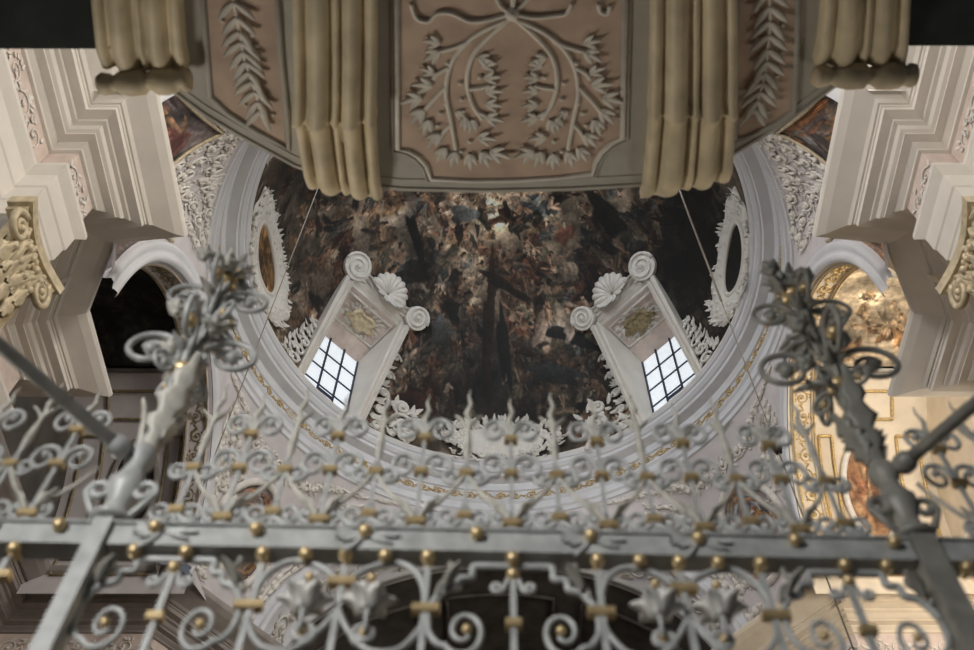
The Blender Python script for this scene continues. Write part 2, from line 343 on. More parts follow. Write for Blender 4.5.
# ---- side chapels: barrel vault, back wall, arch mouldings
AZ, AR, AX, KZ = 13.6, 3.22, 6.4, 1.13
def arch_rows(prof, x_dir, n=48, a0=0, a1=PI, foot=None):
    return ([[(x_dir * (AX + dx), CY - (AR + dr), foot) for dr, dx in prof]] if foot else []) + [[(x_dir * (AX + dx), CY - math.cos(a0 + (a1 - a0) * i / n) * (AR + dr), AZ + KZ * math.sin(a0 + (a1 - a0) * i / n) * (AR + dr)) for dr, dx in prof] for i in range(n + 1)]
for mir in (-1, 1):
    lit = mir > 0  # left chapel gets darker copies of the colours, standing in for shade
    mb = MB(); mb.grid(arch_rows([(.0, 0), (0, .08), (-.05, .08), (-.05, .14), (0, .14), (.0, .52), (-.05, .52), (-.05, .60), (.1, .62), (.42, .66)], mir, 48, .15, PI), smooth=False); mb.grid(arch_rows([(.42, .66), (.42, 3.4)], mir, 48, 0, PI))
    for yy, d0 in ((CY - AR - .42, .6), (CY + AR + .42, 0)): mb.grid([[(mir * (AX + dx), yy, z) for z in (AZ, 13.2)] for dx in (d0, 3.4)])
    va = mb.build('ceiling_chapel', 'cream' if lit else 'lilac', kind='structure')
    mb = MB(); mb.grid(arch_rows([(.0, -.02), (.04, -.08), (.1, -.1), (.16, -.06), (.18, -.03), (.24, -.05), (.30, -.08), (.38, -.06), (.40, .02)], mir, 48, 0, PI, 13.42)); mb.build('arch_moulding', 'cool', va)
    rnd = random.Random(9); mb = MB()
    def S(u, v):
        a = .18 + u / AR; return Vector((mir * (AX + .15 + v), CY - math.cos(a) * AR, AZ + KZ * math.sin(a) * AR)), Vector((0, math.cos(a), -math.sin(a)))
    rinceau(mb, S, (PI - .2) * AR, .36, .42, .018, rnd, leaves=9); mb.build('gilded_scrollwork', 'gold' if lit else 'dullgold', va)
    for dx in (.10, .56):
        mb = MB(); mb.tube([(mir * (AX + dx), CY - math.cos(.16 + (PI - .16) * i / 40) * (AR - .055), AZ + KZ * math.sin(.16 + (PI - .16) * i / 40) * (AR - .055)) for i in range(41)], .022, 6); mb.build('gilded_bead', 'gold' if lit else 'dullgold', va)
    mb = MB(); pl = [(mir * 9.7, CY - math.cos(PI * i / 30) * (AR + .5), AZ + KZ * math.sin(PI * i / 30) * (AR + .5)) for i in range(31)]
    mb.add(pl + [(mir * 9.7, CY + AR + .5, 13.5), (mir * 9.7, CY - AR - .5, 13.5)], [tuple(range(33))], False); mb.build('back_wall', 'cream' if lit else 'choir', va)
    # painted vault
    n, m = 150, 90; mb = MB(); mb.grid(arch_rows([(.41, .72 + 2.55 * j / m) for j in range(m + 1)], mir, n, .1, PI * .60))
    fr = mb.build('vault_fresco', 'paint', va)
    if lit:
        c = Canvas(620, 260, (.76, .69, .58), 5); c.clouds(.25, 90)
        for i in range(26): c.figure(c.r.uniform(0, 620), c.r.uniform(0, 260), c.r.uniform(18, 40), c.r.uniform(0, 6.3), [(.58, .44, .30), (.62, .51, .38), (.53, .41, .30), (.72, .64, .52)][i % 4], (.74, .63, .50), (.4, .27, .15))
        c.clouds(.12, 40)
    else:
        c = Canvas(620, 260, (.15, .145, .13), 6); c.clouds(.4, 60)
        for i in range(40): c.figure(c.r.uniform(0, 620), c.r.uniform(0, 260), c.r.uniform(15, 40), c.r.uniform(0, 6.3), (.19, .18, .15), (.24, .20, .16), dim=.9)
    I, J = np.meshgrid(np.arange(n + 1), np.arange(m + 1), indexing='ij'); paint_mesh(fr, c.sample(I.ravel() / n * 619, J.ravel() / m * 259))
    # framed medallion on the far haunch of the vault
    mb = MB(); md = MB()
    AV = AR + .42
    def V(a, x, l=.03): return (mir * x, CY - math.cos(a) * (AV - l), AZ + KZ * math.sin(a) * (AV - l))
    mb = MB(); mb.tube([V(PI * .6, 7.1 + 2.5 * i / 8, .04) for i in range(9)], .07, 6); mb.tube([V(.1 + (PI * .6 - .1) * i / 20, 7.14, .04) for i in range(21)], .05, 6); mb.build('fresco_frame', 'capital' if lit else 'dullgold', va)
    ca, cx = PI - .52, 8.15
    ringp = [(ca + .30 * math.sin(q * PI / 16), cx + .52 * math.cos(q * PI / 16)) for q in range(33)]
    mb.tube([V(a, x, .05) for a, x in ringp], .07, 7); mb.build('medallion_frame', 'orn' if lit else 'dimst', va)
    rows = [[V(ca + .30 * f * math.sin(q * PI / 16), cx + .52 * f * math.cos(q * PI / 16), .035) for f in (.02, .2, .4, .6, .8, 1)] for q in range(33)]
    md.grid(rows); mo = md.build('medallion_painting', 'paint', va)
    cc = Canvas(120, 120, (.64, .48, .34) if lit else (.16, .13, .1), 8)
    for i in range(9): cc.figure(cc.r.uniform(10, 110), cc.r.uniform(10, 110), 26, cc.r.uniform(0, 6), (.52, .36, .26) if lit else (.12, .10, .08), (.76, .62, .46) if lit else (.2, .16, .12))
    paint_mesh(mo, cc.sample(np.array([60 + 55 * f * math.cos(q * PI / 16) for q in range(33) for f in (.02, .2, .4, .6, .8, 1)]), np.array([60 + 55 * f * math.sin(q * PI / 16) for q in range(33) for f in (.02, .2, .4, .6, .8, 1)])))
    # gilt framed panels on the far haunch and jamb
    for (a0, a1, x0, x1) in ((PI - 1.12, PI - .95, 7.45, 8.9), (PI - .12, PI - .02, 7.2, 9.3), (PI - .85, PI - .2, 8.95, 9.45), (PI - .85, PI - .2, 7.2, 7.5)):
        mb = MB(); q = [(a0, x0), (a0, x1), (a1, x1), (a1, x0), (a0, x0)]; pts = []
        for i in range(4):
            for j in range(8): pts.append(V(q[i][0] + (q[i + 1][0] - q[i][0]) * j / 8, q[i][1] + (q[i + 1][1] - q[i][1]) * j / 8, .03))
        pts.append(pts[0]); mb.tube(pts, .035, 6); mb.build('gilded_panel_frame', 'gold' if lit else 'dullgold', va)

# ---- far choir arch
def chp(a, dr=0, y=17.6): return (-(5.4 + dr) * math.cos(a), y, 13.9 + (3.75 + dr) * math.sin(a))
mb = MB(); N = 64
mb.grid([[chp(PI * i / N, dr, y) for dr, y in ((.42, 17.58), (.40, 17.48), (.30, 17.46), (.24, 17.52), (.16, 17.50), (.12, 17.44), (.02, 17.44), (0, 17.5), (0, 18.6), (-.12, 18.6), (-.12, 18.75), (0, 18.8), (0, 19.0))] for i in range(N + 1)])
ca_ = mb.build('trim_20', 'cool', kind='structure')
mb = MB(); rnd = random.Random(17)
def S(u, v):
    a = u / 4.6; p = Vector(chp(a, -.004, 17.62 + v)); return p, Vector((math.cos(a), 0, -math.sin(a)))
rinceau(mb, S, PI * 4.6, .9, .9, .03, rnd, leaves=10); mb.build('stucco_scrollwork', 'orn', ca_)
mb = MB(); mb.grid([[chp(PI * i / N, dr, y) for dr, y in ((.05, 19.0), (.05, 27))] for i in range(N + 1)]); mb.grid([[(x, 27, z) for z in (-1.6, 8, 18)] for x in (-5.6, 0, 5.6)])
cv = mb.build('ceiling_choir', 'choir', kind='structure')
for (yy, a0, a1) in ((20, .35, 1.15), (20, PI - 1.15, PI - .35), (20, 1.3, PI - 1.3)):
    mb = MB(); q = [(a0, yy), (a0, yy + 2.6), (a1, yy + 2.6), (a1, yy), (a0, yy)]; pts = []
    for i in range(4):
        for j in range(10): pts.append(chp(q[i][0] + (q[i + 1][0] - q[i][0]) * j / 10, -.02, q[i][1] + (q[i + 1][1] - q[i][1]) * j / 10))
    pts.append(pts[0]); mb.tube(pts, .07, 6); mb.build('stucco_panel_frame', 'choir', cv)
# altarpiece deep in the choir
al = thing('high_altarpiece', 'dark carved altarpiece rising in the shadowed choir behind the iron gate', 'altarpiece', (0, 26, -1.6))
mb = MB(); mb.box((0, 26.3, 3), (7, .8, 9.2)); mb.build('retable', 'wood', al)
mb = MB()
for z, wd in ((12.2, 8.4), (12.5, 8.8), (12.9, 9.4), (13.2, 8.6)): mb.box((0, 26.1, z), (wd, 1.3, .22))
mb.build('entablature', 'wood', al)
for xx in (-3.2, -2.2, 2.2, 3.2):
    mb = MB(); mb.lathe([(.5, -1.6), (.5, 0), (.36, .2), (.38, 4), (.32, 11), (.5, 11.6), (.5, 12.1)], (xx, 25.8, 0), n=14); mb.build('column', 'red', al)
mb = MB(); mb.box((0, 25.8, 9.9), (4.2, .6, 4.5)); mb.build('pediment', 'wood', al)

# ---- pendentives between the arches and the ring
RB, ZB = 6.62, 18.45
bnd = []; NS, NC = 44, 22
def side_pts(sx, rev):
    r = AR + .38; p = [(sx * AX, CY - math.cos(PI * i / NS) * r, AZ + KZ * math.sin(PI * i / NS) * r) for i in range(NS + 1)]; return p[::-1] if rev else p
def end_pts(y, rev):
    p = [(-(5.4 + .4) * math.cos(PI * i / NS), y, 13.9 + (3.75 + .4) * math.sin(PI * i / NS)) for i in range(NS + 1)]; return p[::-1] if rev else p
def link(a, b): return [tuple(a[k] + (b[k] - a[k]) * i / NC for k in range(3)) for i in range(1, NC)]
A_, B_, C_, D_ = side_pts(1, False), end_pts(17.55, True), side_pts(-1, True), end_pts(5.05, False)
loop = A_ + link(A_[-1], B_[0]) + B_ + link(B_[-1], C_[0]) + C_ + link(C_[-1], D_[0]) + D_ + link(D_[-1], A_[0])
LA = [math.atan2(p[1] - CY, p[0]) for p in loop]
def pend(i, t, lift=0):
    n = len(loop); i0 = int(math.floor(i)) % n; i1 = (i0 + 1) % n; f = i - math.floor(i)
    p = Vector(loop[i0]).lerp(Vector(loop[i1]), f); a = math.atan2(p.y - CY, p.x)
    top = Vector((RB * math.cos(a), CY + RB * math.sin(a), ZB)); q = p.lerp(top, t); out = Vector((math.cos(a), math.sin(a), 0))
    dz = max(0, (ZB - p.z - 1.2)) / 3.4
    return q + out * (.55 * dz * math.sin(PI * t) - lift) - Vector((0, 0, lift * .5))
mb = MB(); mb.grid([[pend(i, t / 12) for t in range(13)] for i in range(len(loop))], closed_u=True)
for kq in range(4):
    c0 = kq * (2 * NS // 2 + 1 + NC - 1) + NS
    mb.grid([[tuple(loop[i % len(loop)][:2]) + (z,) for z in (loop[i % len(loop)][2], 13.78)] for i in range(c0, c0 + NC + 1)])
pe = mb.build('ceiling_pendentives', 'lilac', kind='structure')
NL = len(loop); seg = NS + 1 + NC - 1
for kq in range(4):                                          # corner after each arch
    c0 = kq * seg + NS + (NC / 2); half = 21; n, m = 90, 60; T0, T1 = .06, .74
    def tmx(i): return .07 + .78 * max(0, 1 - abs(i - c0) / half) ** 1.15
    def fp(s, t, l=.02):
        i = c0 + (s - .5) * 2 * half; return pend(i, T0 + (tmx(i) - T0) * t, l)
    if kq < 2:                                               # far corners: oval medallion in the stucco
        def fp(s, t, l=.03): return pend(c0 + 8.5 * t * math.cos(2 * PI * s), .50 + .27 * t * math.sin(2 * PI * s), l)
    mb = MB(); mb.grid([[fp(i / n, j / m) for j in range(m + 1)] for i in range(n + 1)]); fo = mb.build('pendentive_fresco', 'paint', pe)
    c = Canvas(300, 220, (.36, .33, .33), 20 + kq); c.clouds(.3, 60)
    c.a *= 1.25
    P4 = [(.58, .38, .36), (.34, .45, .42), (.52, .45, .48), (.60, .46, .40), (.42, .50, .47)] if kq in (2, ) else [(.56, .38, .24), (.50, .50, .51), (.54, .48, .42), (.62, .47, .30), (.45, .46, .47)]
    for i in range(26): c.figure(c.r.uniform(0, 300), c.r.uniform(0, 220), c.r.uniform(22, 46), c.r.uniform(0, 6.3), P4[i % 5], FLESH[i % 3])
    I, J = np.meshgrid(np.arange(n + 1), np.arange(m + 1), indexing='ij'); paint_mesh(fo, c.sample(I.ravel() / n * 299, J.ravel() / m * 219))
    mb = MB(); mb.tube([fp(i / 60, 1, .05) for i in range(61)], .035 if kq > 1 else .10, 6); mb.build('gilded_bead' if kq > 1 else 'medallion_moulding', 'capital' if kq > 1 else 'orn', pe)
    mb = MB(); rnd = random.Random(30 + kq); W0, W1 = (.34, .99) if kq > 1 else (.76, .985)
    def S(u, v):
        i = c0 + (u / 9 - .5) * 2 * half * 1.25; w0 = max(W0, tmx(i) + .02) if kq > 1 else W0; t = w0 + (W1 - w0) * v / 1.3
        p = pend(i, t, .01); q = pend(i + .2, t, .01); r_ = pend(i, t + .02, .01); nn = (q - p).cross(r_ - p).normalized()
        cc = Vector((0, CY, 15.5)) - p
        return p, nn if nn.dot(cc) > 0 else -nn
    [rinceau(mb, S, 9, .45, .44, .036, rnd, v0=vv, leaves=12) for vv in ((0, .43, .86) if kq > 1 else (.43,))]; 
    if kq < 2:
        for (tt0, tt1) in ((.06, .22), (.55, .76), (.30, .5)):
            W0, W1 = tt0, tt1
            for ua, ub in ((.6, 3.4), (5.6, 8.4)): [rinceau(mb, S, ub - ua, .6, .48, .045, rnd, u0=ua, v0=vv, leaves=12) for vv in (0, .65)]
    mb.build('stucco_scrollwork', 'orn', pe)
# gilded keystones over the side arches
for mir, sd in ((-1, 'left'), (1, 'right')):
    t = thing('gilded_shell_keystone', 'gilded fan of rays above the %s side arch behind the iron finial' % sd, 'keystone', (mir * 6.3, CY, AZ + AR * KZ))
    for i in range(7):
        a = (i - 3) * .2; mb = MB(); b0 = Vector((mir * 6.28, CY - .35, AZ + AR * KZ + .2)); d = Vector((0, math.sin(a), math.cos(a)))
        mb.tube([b0 + d * .1, b0 + d * .5, b0 + d * (.95 - abs(a) * .3)], [.04, .07, .05], 6); mb.build('ray', 'gold' if i % 2 else 'dullgold', t)

# ---- the ring under the dome
RING = [(6.0, 20.06), (6.0, 20.0), (6.05, 19.92), (6.09, 19.9), (6.10, 19.82), (6.17, 19.74), (6.22, 19.72), (6.24, 19.64), (6.47, 19.58), (6.48, 19.5), (6.5, 19.42), (6.51, 19.36), (6.56, 19.34), (6.56, 18.98), (6.48, 18.97), (6.46, 18.90), (6.52, 18.84), (6.54, 18.70), (6.50, 18.68), (6.50, 18.6), (6.56, 18.56), (6.58, 18.44), (6.72, 18.40)]
mb = MB(); NR = 160; mb.grid([[(r * math.cos(2 * PI * i / NR), CY + r * math.sin(2 * PI * i / NR), z) for r, z in RING] for i in range(NR)], closed_u=True, smooth=False)
for i in range(len(mb.sm)): mb.sm[i] = False
ring = mb.build('trim_30', 'cool', kind='structure')
mb = MB(); rnd = random.Random(40)
def S(u, v):
    a = u / 6.55; return Vector((6.55 * math.cos(a), CY + 6.55 * math.sin(a), 19.0 + v)), Vector((-math.cos(a), -math.sin(a), 0))
rinceau(mb, S, 2 * PI * 6.55, .34, .42, .018, rnd, leaves=9); mb.build('gilded_scrollwork', 'gold', ring)

# ---- dome with its painting
DR, DH = 6.05, 7.0
def dome(a, th, l=0): return Vector(((DR - l) * math.cos(th) * math.cos(a), CY + (DR - l) * math.cos(th) * math.sin(a), 20 + (DH - l) * math.sin(th)))
DAZ = [PI / 2 + math.radians(47.6), PI / 2 - math.radians(47.6), -PI / 2 + math.radians(47.6), -PI / 2 - math.radians(47.6)]
na, nt_ = 1100, 250
A = np.linspace(-.55, PI + .55, na + 1); T = np.linspace(0, PI / 2 * .985, nt_ + 1); AA, TT = np.meshgrid(A, T, indexing='ij')
X = DR * np.cos(TT) * np.cos(AA); Y = DR * np.cos(TT) * np.sin(AA); Z = 20 + DH * np.sin(TT)
def hole(x, y, z, k):
    c, s = math.cos(DAZ[k]), math.sin(DAZ[k]); q = (x * s - y * c) * (1 if k in (0, 3) else -1); return (q > -1.2) & (q < .9) & (x * c + y * s > 0) & (z < 23.95)
keep = ~(hole(X, Y, Z, 0) | hole(X, Y, Z, 1)); kf = keep[:-1, :-1] | keep[1:, 1:]
I, J = np.nonzero(kf); b = I * (nt_ + 1) + J; faces = np.stack([b, b + nt_ + 1, b + nt_ + 2, b + 1], 1)
mb = MB(); mb.v = list(zip(X.ravel().tolist(), (Y + CY).ravel().tolist(), Z.ravel().tolist())); mb.f = [tuple(q) for q in faces.tolist()]; mb.sm = [True] * len(mb.f)
dm = mb.build('ceiling', 'paint', kind='structure')
SCV = 430.0
def cxy(x, y, z):
    th = np.arcsin(np.clip((z - 20) / DH, -1, 1)); rho = 1 - th / (PI / 2); a = np.arctan2(y, x); return 450 + SCV * rho * np.cos(a), 250 + SCV * rho * np.sin(a)
def at_px(px, py):                                          # where a sight line meets the dome, on the canvas
    d = ray(px, py); a = (d.x ** 2 + d.y ** 2) / DR ** 2 + d.z ** 2 / DH ** 2; bq = -2 * (d.y * CY / DR ** 2 + d.z * 20 / DH ** 2); cq = CY ** 2 / DR ** 2 + 400 / DH ** 2 - 1
    t = (-bq + math.sqrt(max(0, bq * bq - 4 * a * cq))) / (2 * a); p = d * t; r = cxy(np.array(p.x), np.array(p.y - CY), np.array(p.z)); return float(r[0]), float(r[1])
c = Canvas(900, 700, (.30, .25, .20), 77)
def blob(px, py, rx, ry, col, al=.8):
    x, y = at_px(px, py); X_, Y_ = np.meshgrid(np.arange(c.w) - x, np.arange(c.h) - y); m = np.exp(-((X_ / rx) ** 2 + (Y_ / ry) ** 2)) * al
    c.a[:] = c.a * (1 - m[..., None]) + np.array(col) * m[..., None]
c.a *= 1.25; blob(480, 215, 190, 70, (.66, .56, .44), .95); blob(560, 320, 60, 50, (.50, .43, .36), .8); blob(400, 215, 80, 50, (.50, .44, .38), .8); blob(310, 220, 60, 60, (.38, .34, .29), .8)
blob(700, 250, 80, 110, (.12, .12, .10), .95); blob(490, 375, 120, 60, (.20, .20, .19), .85); blob(600, 235, 50, 40, (.16, .15, .12), .8); blob(420, 250, 20, 50, (.12, .11, .09), .8)
c.clouds(.35, 70)
rr = c.r
for i in range(1000):
    px = rr.uniform(235, 765); py = rr.uniform(110, 435); x, y = at_px(px, py); l = c.a[min(c.h - 1, max(0, int(y))), min(c.w - 1, max(0, int(x)))].mean()
    if 270 < py < 420 and abs(px - 495) < 16: continue
    dim = min(1.1, .30 + l * 1.75)
    if px > 655: dim *= .45
    k = rr.uniform(10, 19) if py < 260 else rr.uniform(13, 27)
    c.figure(x, y, k, rr.uniform(0, 6.3), DRAPE[rr.randint(len(DRAPE))], FLESH[rr.randint(3)], dim=dim)
    if i % 5 == 0: c.dab(x + rr.uniform(-30, 30), y + rr.uniform(-30, 30), k * rr.uniform(.8, 1.6), k * rr.uniform(.3, .6), rr.uniform(0, 3), np.array((.07, .065, .055)), .2, .75)
def stroke(p, q, wd, col):
    a, b = at_px(*p), at_px(*q); L = math.hypot(b[0] - a[0], b[1] - a[1]); c.dab((a[0] + b[0]) / 2, (a[1] + b[1]) / 2, L / 2, wd, math.atan2(b[1] - a[1], b[0] - a[0]), col, .1, .93, 5)
stroke((490, 262), (487, 405), 10, (.20, .13, .08)); stroke((478, 272), (530, 300), 8, (.14, .10, .07)); stroke((500, 300), (508, 395), 9, (.09, .10, .10))
stroke((409, 215), (425, 270), 9, (.06, .06, .055)); stroke((590, 200), (625, 232), 20, (.09, .085, .07)); stroke((545, 330), (595, 345), 12, (.07, .08, .08))
stroke((452, 208), (475, 220), 14, (.31, .32, .32)); stroke((560, 245), (570, 225), 12, (.44, .25, .18)); stroke((520, 370), (590, 380), 12, (.19, .21, .21)); stroke((430, 335), (450, 330), 20, (.24, .25, .25))
stroke((395, 400), (440, 405), 16, (.26, .13, .08)); stroke((545, 315), (535, 345), 12, (.58, .48, .40)); stroke((575, 320), (565, 340), 10, (.52, .45, .40))
c.clouds(.14, 24)
def tint(px, py, rx, ry, f):
    x, y = at_px(px, py); X_, Y_ = np.meshgrid(np.arange(c.w) - x, np.arange(c.h) - y); c.a[:] *= (1 + (f - 1) * np.exp(-((X_ / rx) ** 2 + (Y_ / ry) ** 2)))[..., None]
g_ = c.a.mean(axis=2, keepdims=True); c.a[:] = g_ * .25 + c.a * .75      # the painter's range: tan heaven, dark earth
tint(490, 205, 170, 55, 1.35); tint(560, 320, 45, 50, 1.5); tint(420, 260, 60, 50, 1.15); tint(495, 400, 150, 75, .55); tint(690, 240, 70, 110, .62); tint(300, 230, 50, 60, 1.25); tint(610, 250, 50, 50, .7); tint(408, 240, 22, 60, .6)
c.a *= .88
cx_, cy_ = cxy(X.ravel(), Y.ravel(), Z.ravel()); paint_mesh(dm, c.sample(cx_, cy_))
mb = MB(); rows = []
A2 = np.linspace(PI + .55, 2 * PI - .55, 121); T2 = np.linspace(0, PI / 2 * .985, 41)
vs = [tuple(dome(a, t)) for a in A2 for t in T2]; fs = []
for i in range(120):
    for j in range(40):
        p = vs[i * 41 + j]
        if hole(p[0], p[1] - CY, p[2], 2) or hole(p[0], p[1] - CY, p[2], 3): continue
        fs.append((i * 41 + j, (i + 1) * 41 + j, (i + 1) * 41 + j + 1, i * 41 + j + 1))
mb.add(vs, fs); d2 = mb.build('ceiling_dome_near_half', 'paint', kind='structure')
paint_mesh(d2, np.array([(.22, .19, .15)] * len(vs)))

# ---- dormer windows cut into the foot of the dome
def dormer(az, no):
    n = Vector((math.cos(az), math.sin(az), 0)); tg = Vector((math.sin(az), -math.cos(az), 0)) * (1 if no in (1, 4) else -1); c0 = Vector((0, CY, 0)); up = Vector((0, 0, 1))
    def P(s, rho, z): return c0 + n * rho + tg * s + up * z
    t = thing('window_%d' % no, None, None, P(0, 6.3, 20), 0, kind='structure')
    G = 6.34; ZT = 22.98
    mb = MB(); mb.prism([P(-.96, G, 19.7), P(.68, G, 19.7), P(.68, G, ZT), P(-.96, G, ZT)], n * .05); mb.build('pane', 'glass', t)
    mb = MB()
    for s in (-.41, .135): mb.box(P(s, G - .03, 21.49), (.05, .05, 3.2), (tg, n, up))
    mb.build('mullion', 'bar', t); mb = MB()
    for z in (20.02, 20.80, 21.52, 22.25): mb.box(P(-.14, G - .025, z), (1.64, .04, .03), (tg, n, up))
    mb.box(P(.67, G - .025, 21.49), (.04, .05, 2.98), (tg, n, up)); mb.box(P(-.14, G - .04, 20.62), (.54, .05, .08), (tg, n, up))
    mb.build('glazing_bar', 'bar', t)
    # splayed reveal: jambs, soffit, sill
    q = 10
    def rho_f(z): return 6.05 - 1.13 * ((z - 20) / 3.8)
    for sg in (-1, 1):
        mb = MB(); rows = []
        for i in range(q + 1):
            z = 19.9 + 3.9 * i / q; ja = (1.10 - .10 * i / q) if sg < 0 else (.74 + .14 * i / q); fs_ = sg * ja; rows.append([P(fs_, rho_f(z), z), P(sg * (ja - .01), min(rho_f(z) + .3, G - .15), z - .05), P(-.98 if sg < 0 else .71, G - .1, min(z, 23.1)), P(-.95 if sg < 0 else .68, G, min(z, ZT))])
        mb.grid(rows, smooth=False); mb.build('reveal', 'white', t)
        mb = MB(); rows = []                                    # moulded jamb frame standing proud of the dome
        for i in range(q + 1):
            z = 19.9 + 3.95 * i / q; r = rho_f(z); o = .26 + .06 * i / q; a = (1.10 - .10 * i / q) if sg < 0 else (.74 + .14 * i / q)
            rows.append([P(sg * a, r + .2, z), P(sg * a, r - .10, z), P(sg * (a + .07), r - .14, z), P(sg * (a + .1), r - .08, z), P(sg * (a + .17), r - .10, z), P(sg * (a + .20), r - .18, z), P(sg * (a + o), r - .16, z), P(sg * (a + o + .02), r + .45, z)])
        mb.grid(rows, smooth=False); mb.build('jamb_frame', 'white', t)
        mb = MB(); rnd = random.Random(50 + no)                 # leafwork down the outer side of the jamb
        for i in range(9):
            z = 20.2 + (1.9 if sg < 0 else 3.0) * i / 9; th = math.asin((z - 20) / DH); r = DR * math.cos(th); wd = (.62 if sg < 0 else .22) * (1.2 - i / 9)
            for q_ in range(9):
                s = sg * ((1.34 if sg < 0 else 1.12) + rnd.random() * wd); mb.leaf(P(s, math.sqrt(r * r - s * s) - .04, z), tg * sg * rnd.uniform(.3, 1) + up * rnd.uniform(-.6, .9), -n, rnd.uniform(.13, .24), rnd.uniform(.10, .16), .55)
            if i % 2 == 0:
                s = sg * (1.25 + wd * .5); cc = P(s, math.sqrt(r * r - s * s) - .08, z); mb.tube([cc + (tg * math.cos(a_ * .5) * sg + up * math.sin(a_ * .5)) * (.2 - a_ * .011) for a_ in range(15)], .04, 6)
        mb.build('stucco_leafwork', 'orn', t)
    mb = MB(); mb.grid([[P(-1.02, 4.95, 23.8), P(-1.02, 5.3, 23.75), P(-1.02, 5.95, 23.4), P(-1.0, 6.0, 23.28), P(-.99, 6.15, 23.2), P(-.95, G, ZT)], [P(.90, 4.95, 23.8), P(.9, 5.3, 23.75), P(.86, 5.95, 23.4), P(.80, 6.0, 23.28), P(.78, 6.15, 23.2), P(.70, G, ZT)]], smooth=False); mb.build('soffit', 'pinkfr', t)
    mb = MB()
    for a_, b_ in ((-.92, .78),):
        zs_ = lambda r: 23.73 - (r - 5.3) * .53
        fr_ = [P(a_, 5.12, 23.76), P(b_, 5.12, 23.76), P(.74, 5.9, zs_(5.9)), P(-.9, 5.9, zs_(5.9)), P(a_, 5.12, 23.76)]
        mb.tube(fr_, .035, 6)
    rnd = random.Random(60 + no)
    for i in range(60):
        a_ = rnd.uniform(0, 6.28); r_ = rnd.uniform(.36, .62); rq = 5.52 + math.sin(a_) * r_ * .6; p = P(math.cos(a_) * r_ * 1.05, rq, zs_(rq) - .02)
        mb.leaf(p, tg * math.cos(a_) + n * math.sin(a_), -up, .16, .1, .3)
    mb.build('soffit_stucco', 'orn', t)
    mb = MB(); pl = []
    for i in range(48):
        a_ = 2 * PI * i / 48; r_ = 1 + .16 * math.sin(5 * a_) + .07 * math.sin(9 * a_ + 1); pl.append((a_, r_))
    rows = [[P(math.cos(a_) * .50 * r_ * f, 5.52 + math.sin(a_) * .24 * r_ * f, zs_(5.52 + math.sin(a_) * .24 * r_ * f) - .03 - h) for f, h in ((1.0, -.02), (1, .06), (.82, .11), (.7, .05), (.35, .09), (.02, .10))] for a_, r_ in pl]
    mb.grid(rows, closed_u=True); mb.build('cartouche', 'dullgold' if no % 2 == 0 else 'capital', t)
    # hood with volutes and shell
    mb = MB(); prof = [(0, 0), (-.06, 0), (-.08, .08), (-.16, .12), (-.16, .22), (-.24, .28), (-.24, .36), (.2, .40)]
    mb.grid([[P(s, 4.98 + o, 23.78 + h) for o, h in prof] for s in (-1.36, 1.28)], smooth=False)
    for s in (-1.36, 1.28): mb.add([P(s, 4.98 + o, 23.78 + h) for o, h in prof] + [P(s, 5.6, 24.18), P(s, 5.6, 23.6)], [tuple(range(10))], False)
    mb.build('hood', 'white', t)
    wq = up * .75 - n * .66; fq = -n * .75 - up * .66; mb = MB(); curve = []
    for i in range(31):
        s = -1.32 + 2.58 * i / 30; curve.append((s, .30 + .22 * abs(s / 1.3) ** 2 + .20 * math.exp(-(s / .45) ** 2)))
    mb.prism([P(s, 4.80, 24.0) + wq * h for s, h in curve] + [P(1.26, 4.86, 23.9), P(-1.32, 4.86, 23.9)], -fq * .5)
    mb.tube([P(s, 4.80, 24.0) + wq * (h - .03) + fq * .02 for s, h in curve], .045, 6)
    for sg in (-1, 1):
        for q_ in range(7): mb.leaf(P(sg * (.38 + .09 * q_), 4.80, 24.0) + wq * (.12 + .04 * (q_ % 3)) + fq * .01, tg * sg + wq * (.5 - .2 * (q_ % 4)), fq, .26, .14, .3)
    mb.build('pediment', 'white', t)
    for s0, rr_ in ((-1.20, .42), (1.22, .37)):
        mb = MB(); cc = P(s0, 4.46, 24.06); sg = -1 if s0 < 0 else 1; wv = up * .75 - n * .66; fv = -n * .75 - up * .66
        pl = [cc + tg * math.cos(a_ * PI / 14) * rr_ + wv * math.sin(a_ * PI / 14) * rr_ for a_ in range(28)]; mb.prism(pl, -fv * .5)
        mb.tube([cc + fv * .02 + (tg * math.cos(a_ * .36) * sg + wv * math.sin(a_ * .36)) * rr_ * (1 - a_ / 42) for a_ in range(40)], [.055 * (1 - a_ / 60) for a_ in range(40)], 6)
        mb.ball(cc + fv * .04, .08, 8); mb.build('volute', 'orn', t)
    mb = MB(); cc = P(.02, 4.52, 24.04)
    for i in range(9):
        a_ = PI * (.04 + .92 * i / 8); d = tg * math.cos(a_) + (up * .75 - n * .66) * math.sin(a_)
        mb.tube([cc + d * .06, cc + d * .32 - n * .07, cc + d * .54 - n * .05, cc + d * .64], [.03, .08, .115, .06], 7)
    for i in range(9):
        a_ = PI * i / 8; d = tg * math.cos(a_) - up * math.sin(a_) * .5; mb.leaf(cc + d * .1, d + tg * .4, -n, .5, .2, .2)
    mb.build('shell_ornament', 'orn', t)
    return t
for i, a in enumerate(DAZ): dormer(a, i + 1)

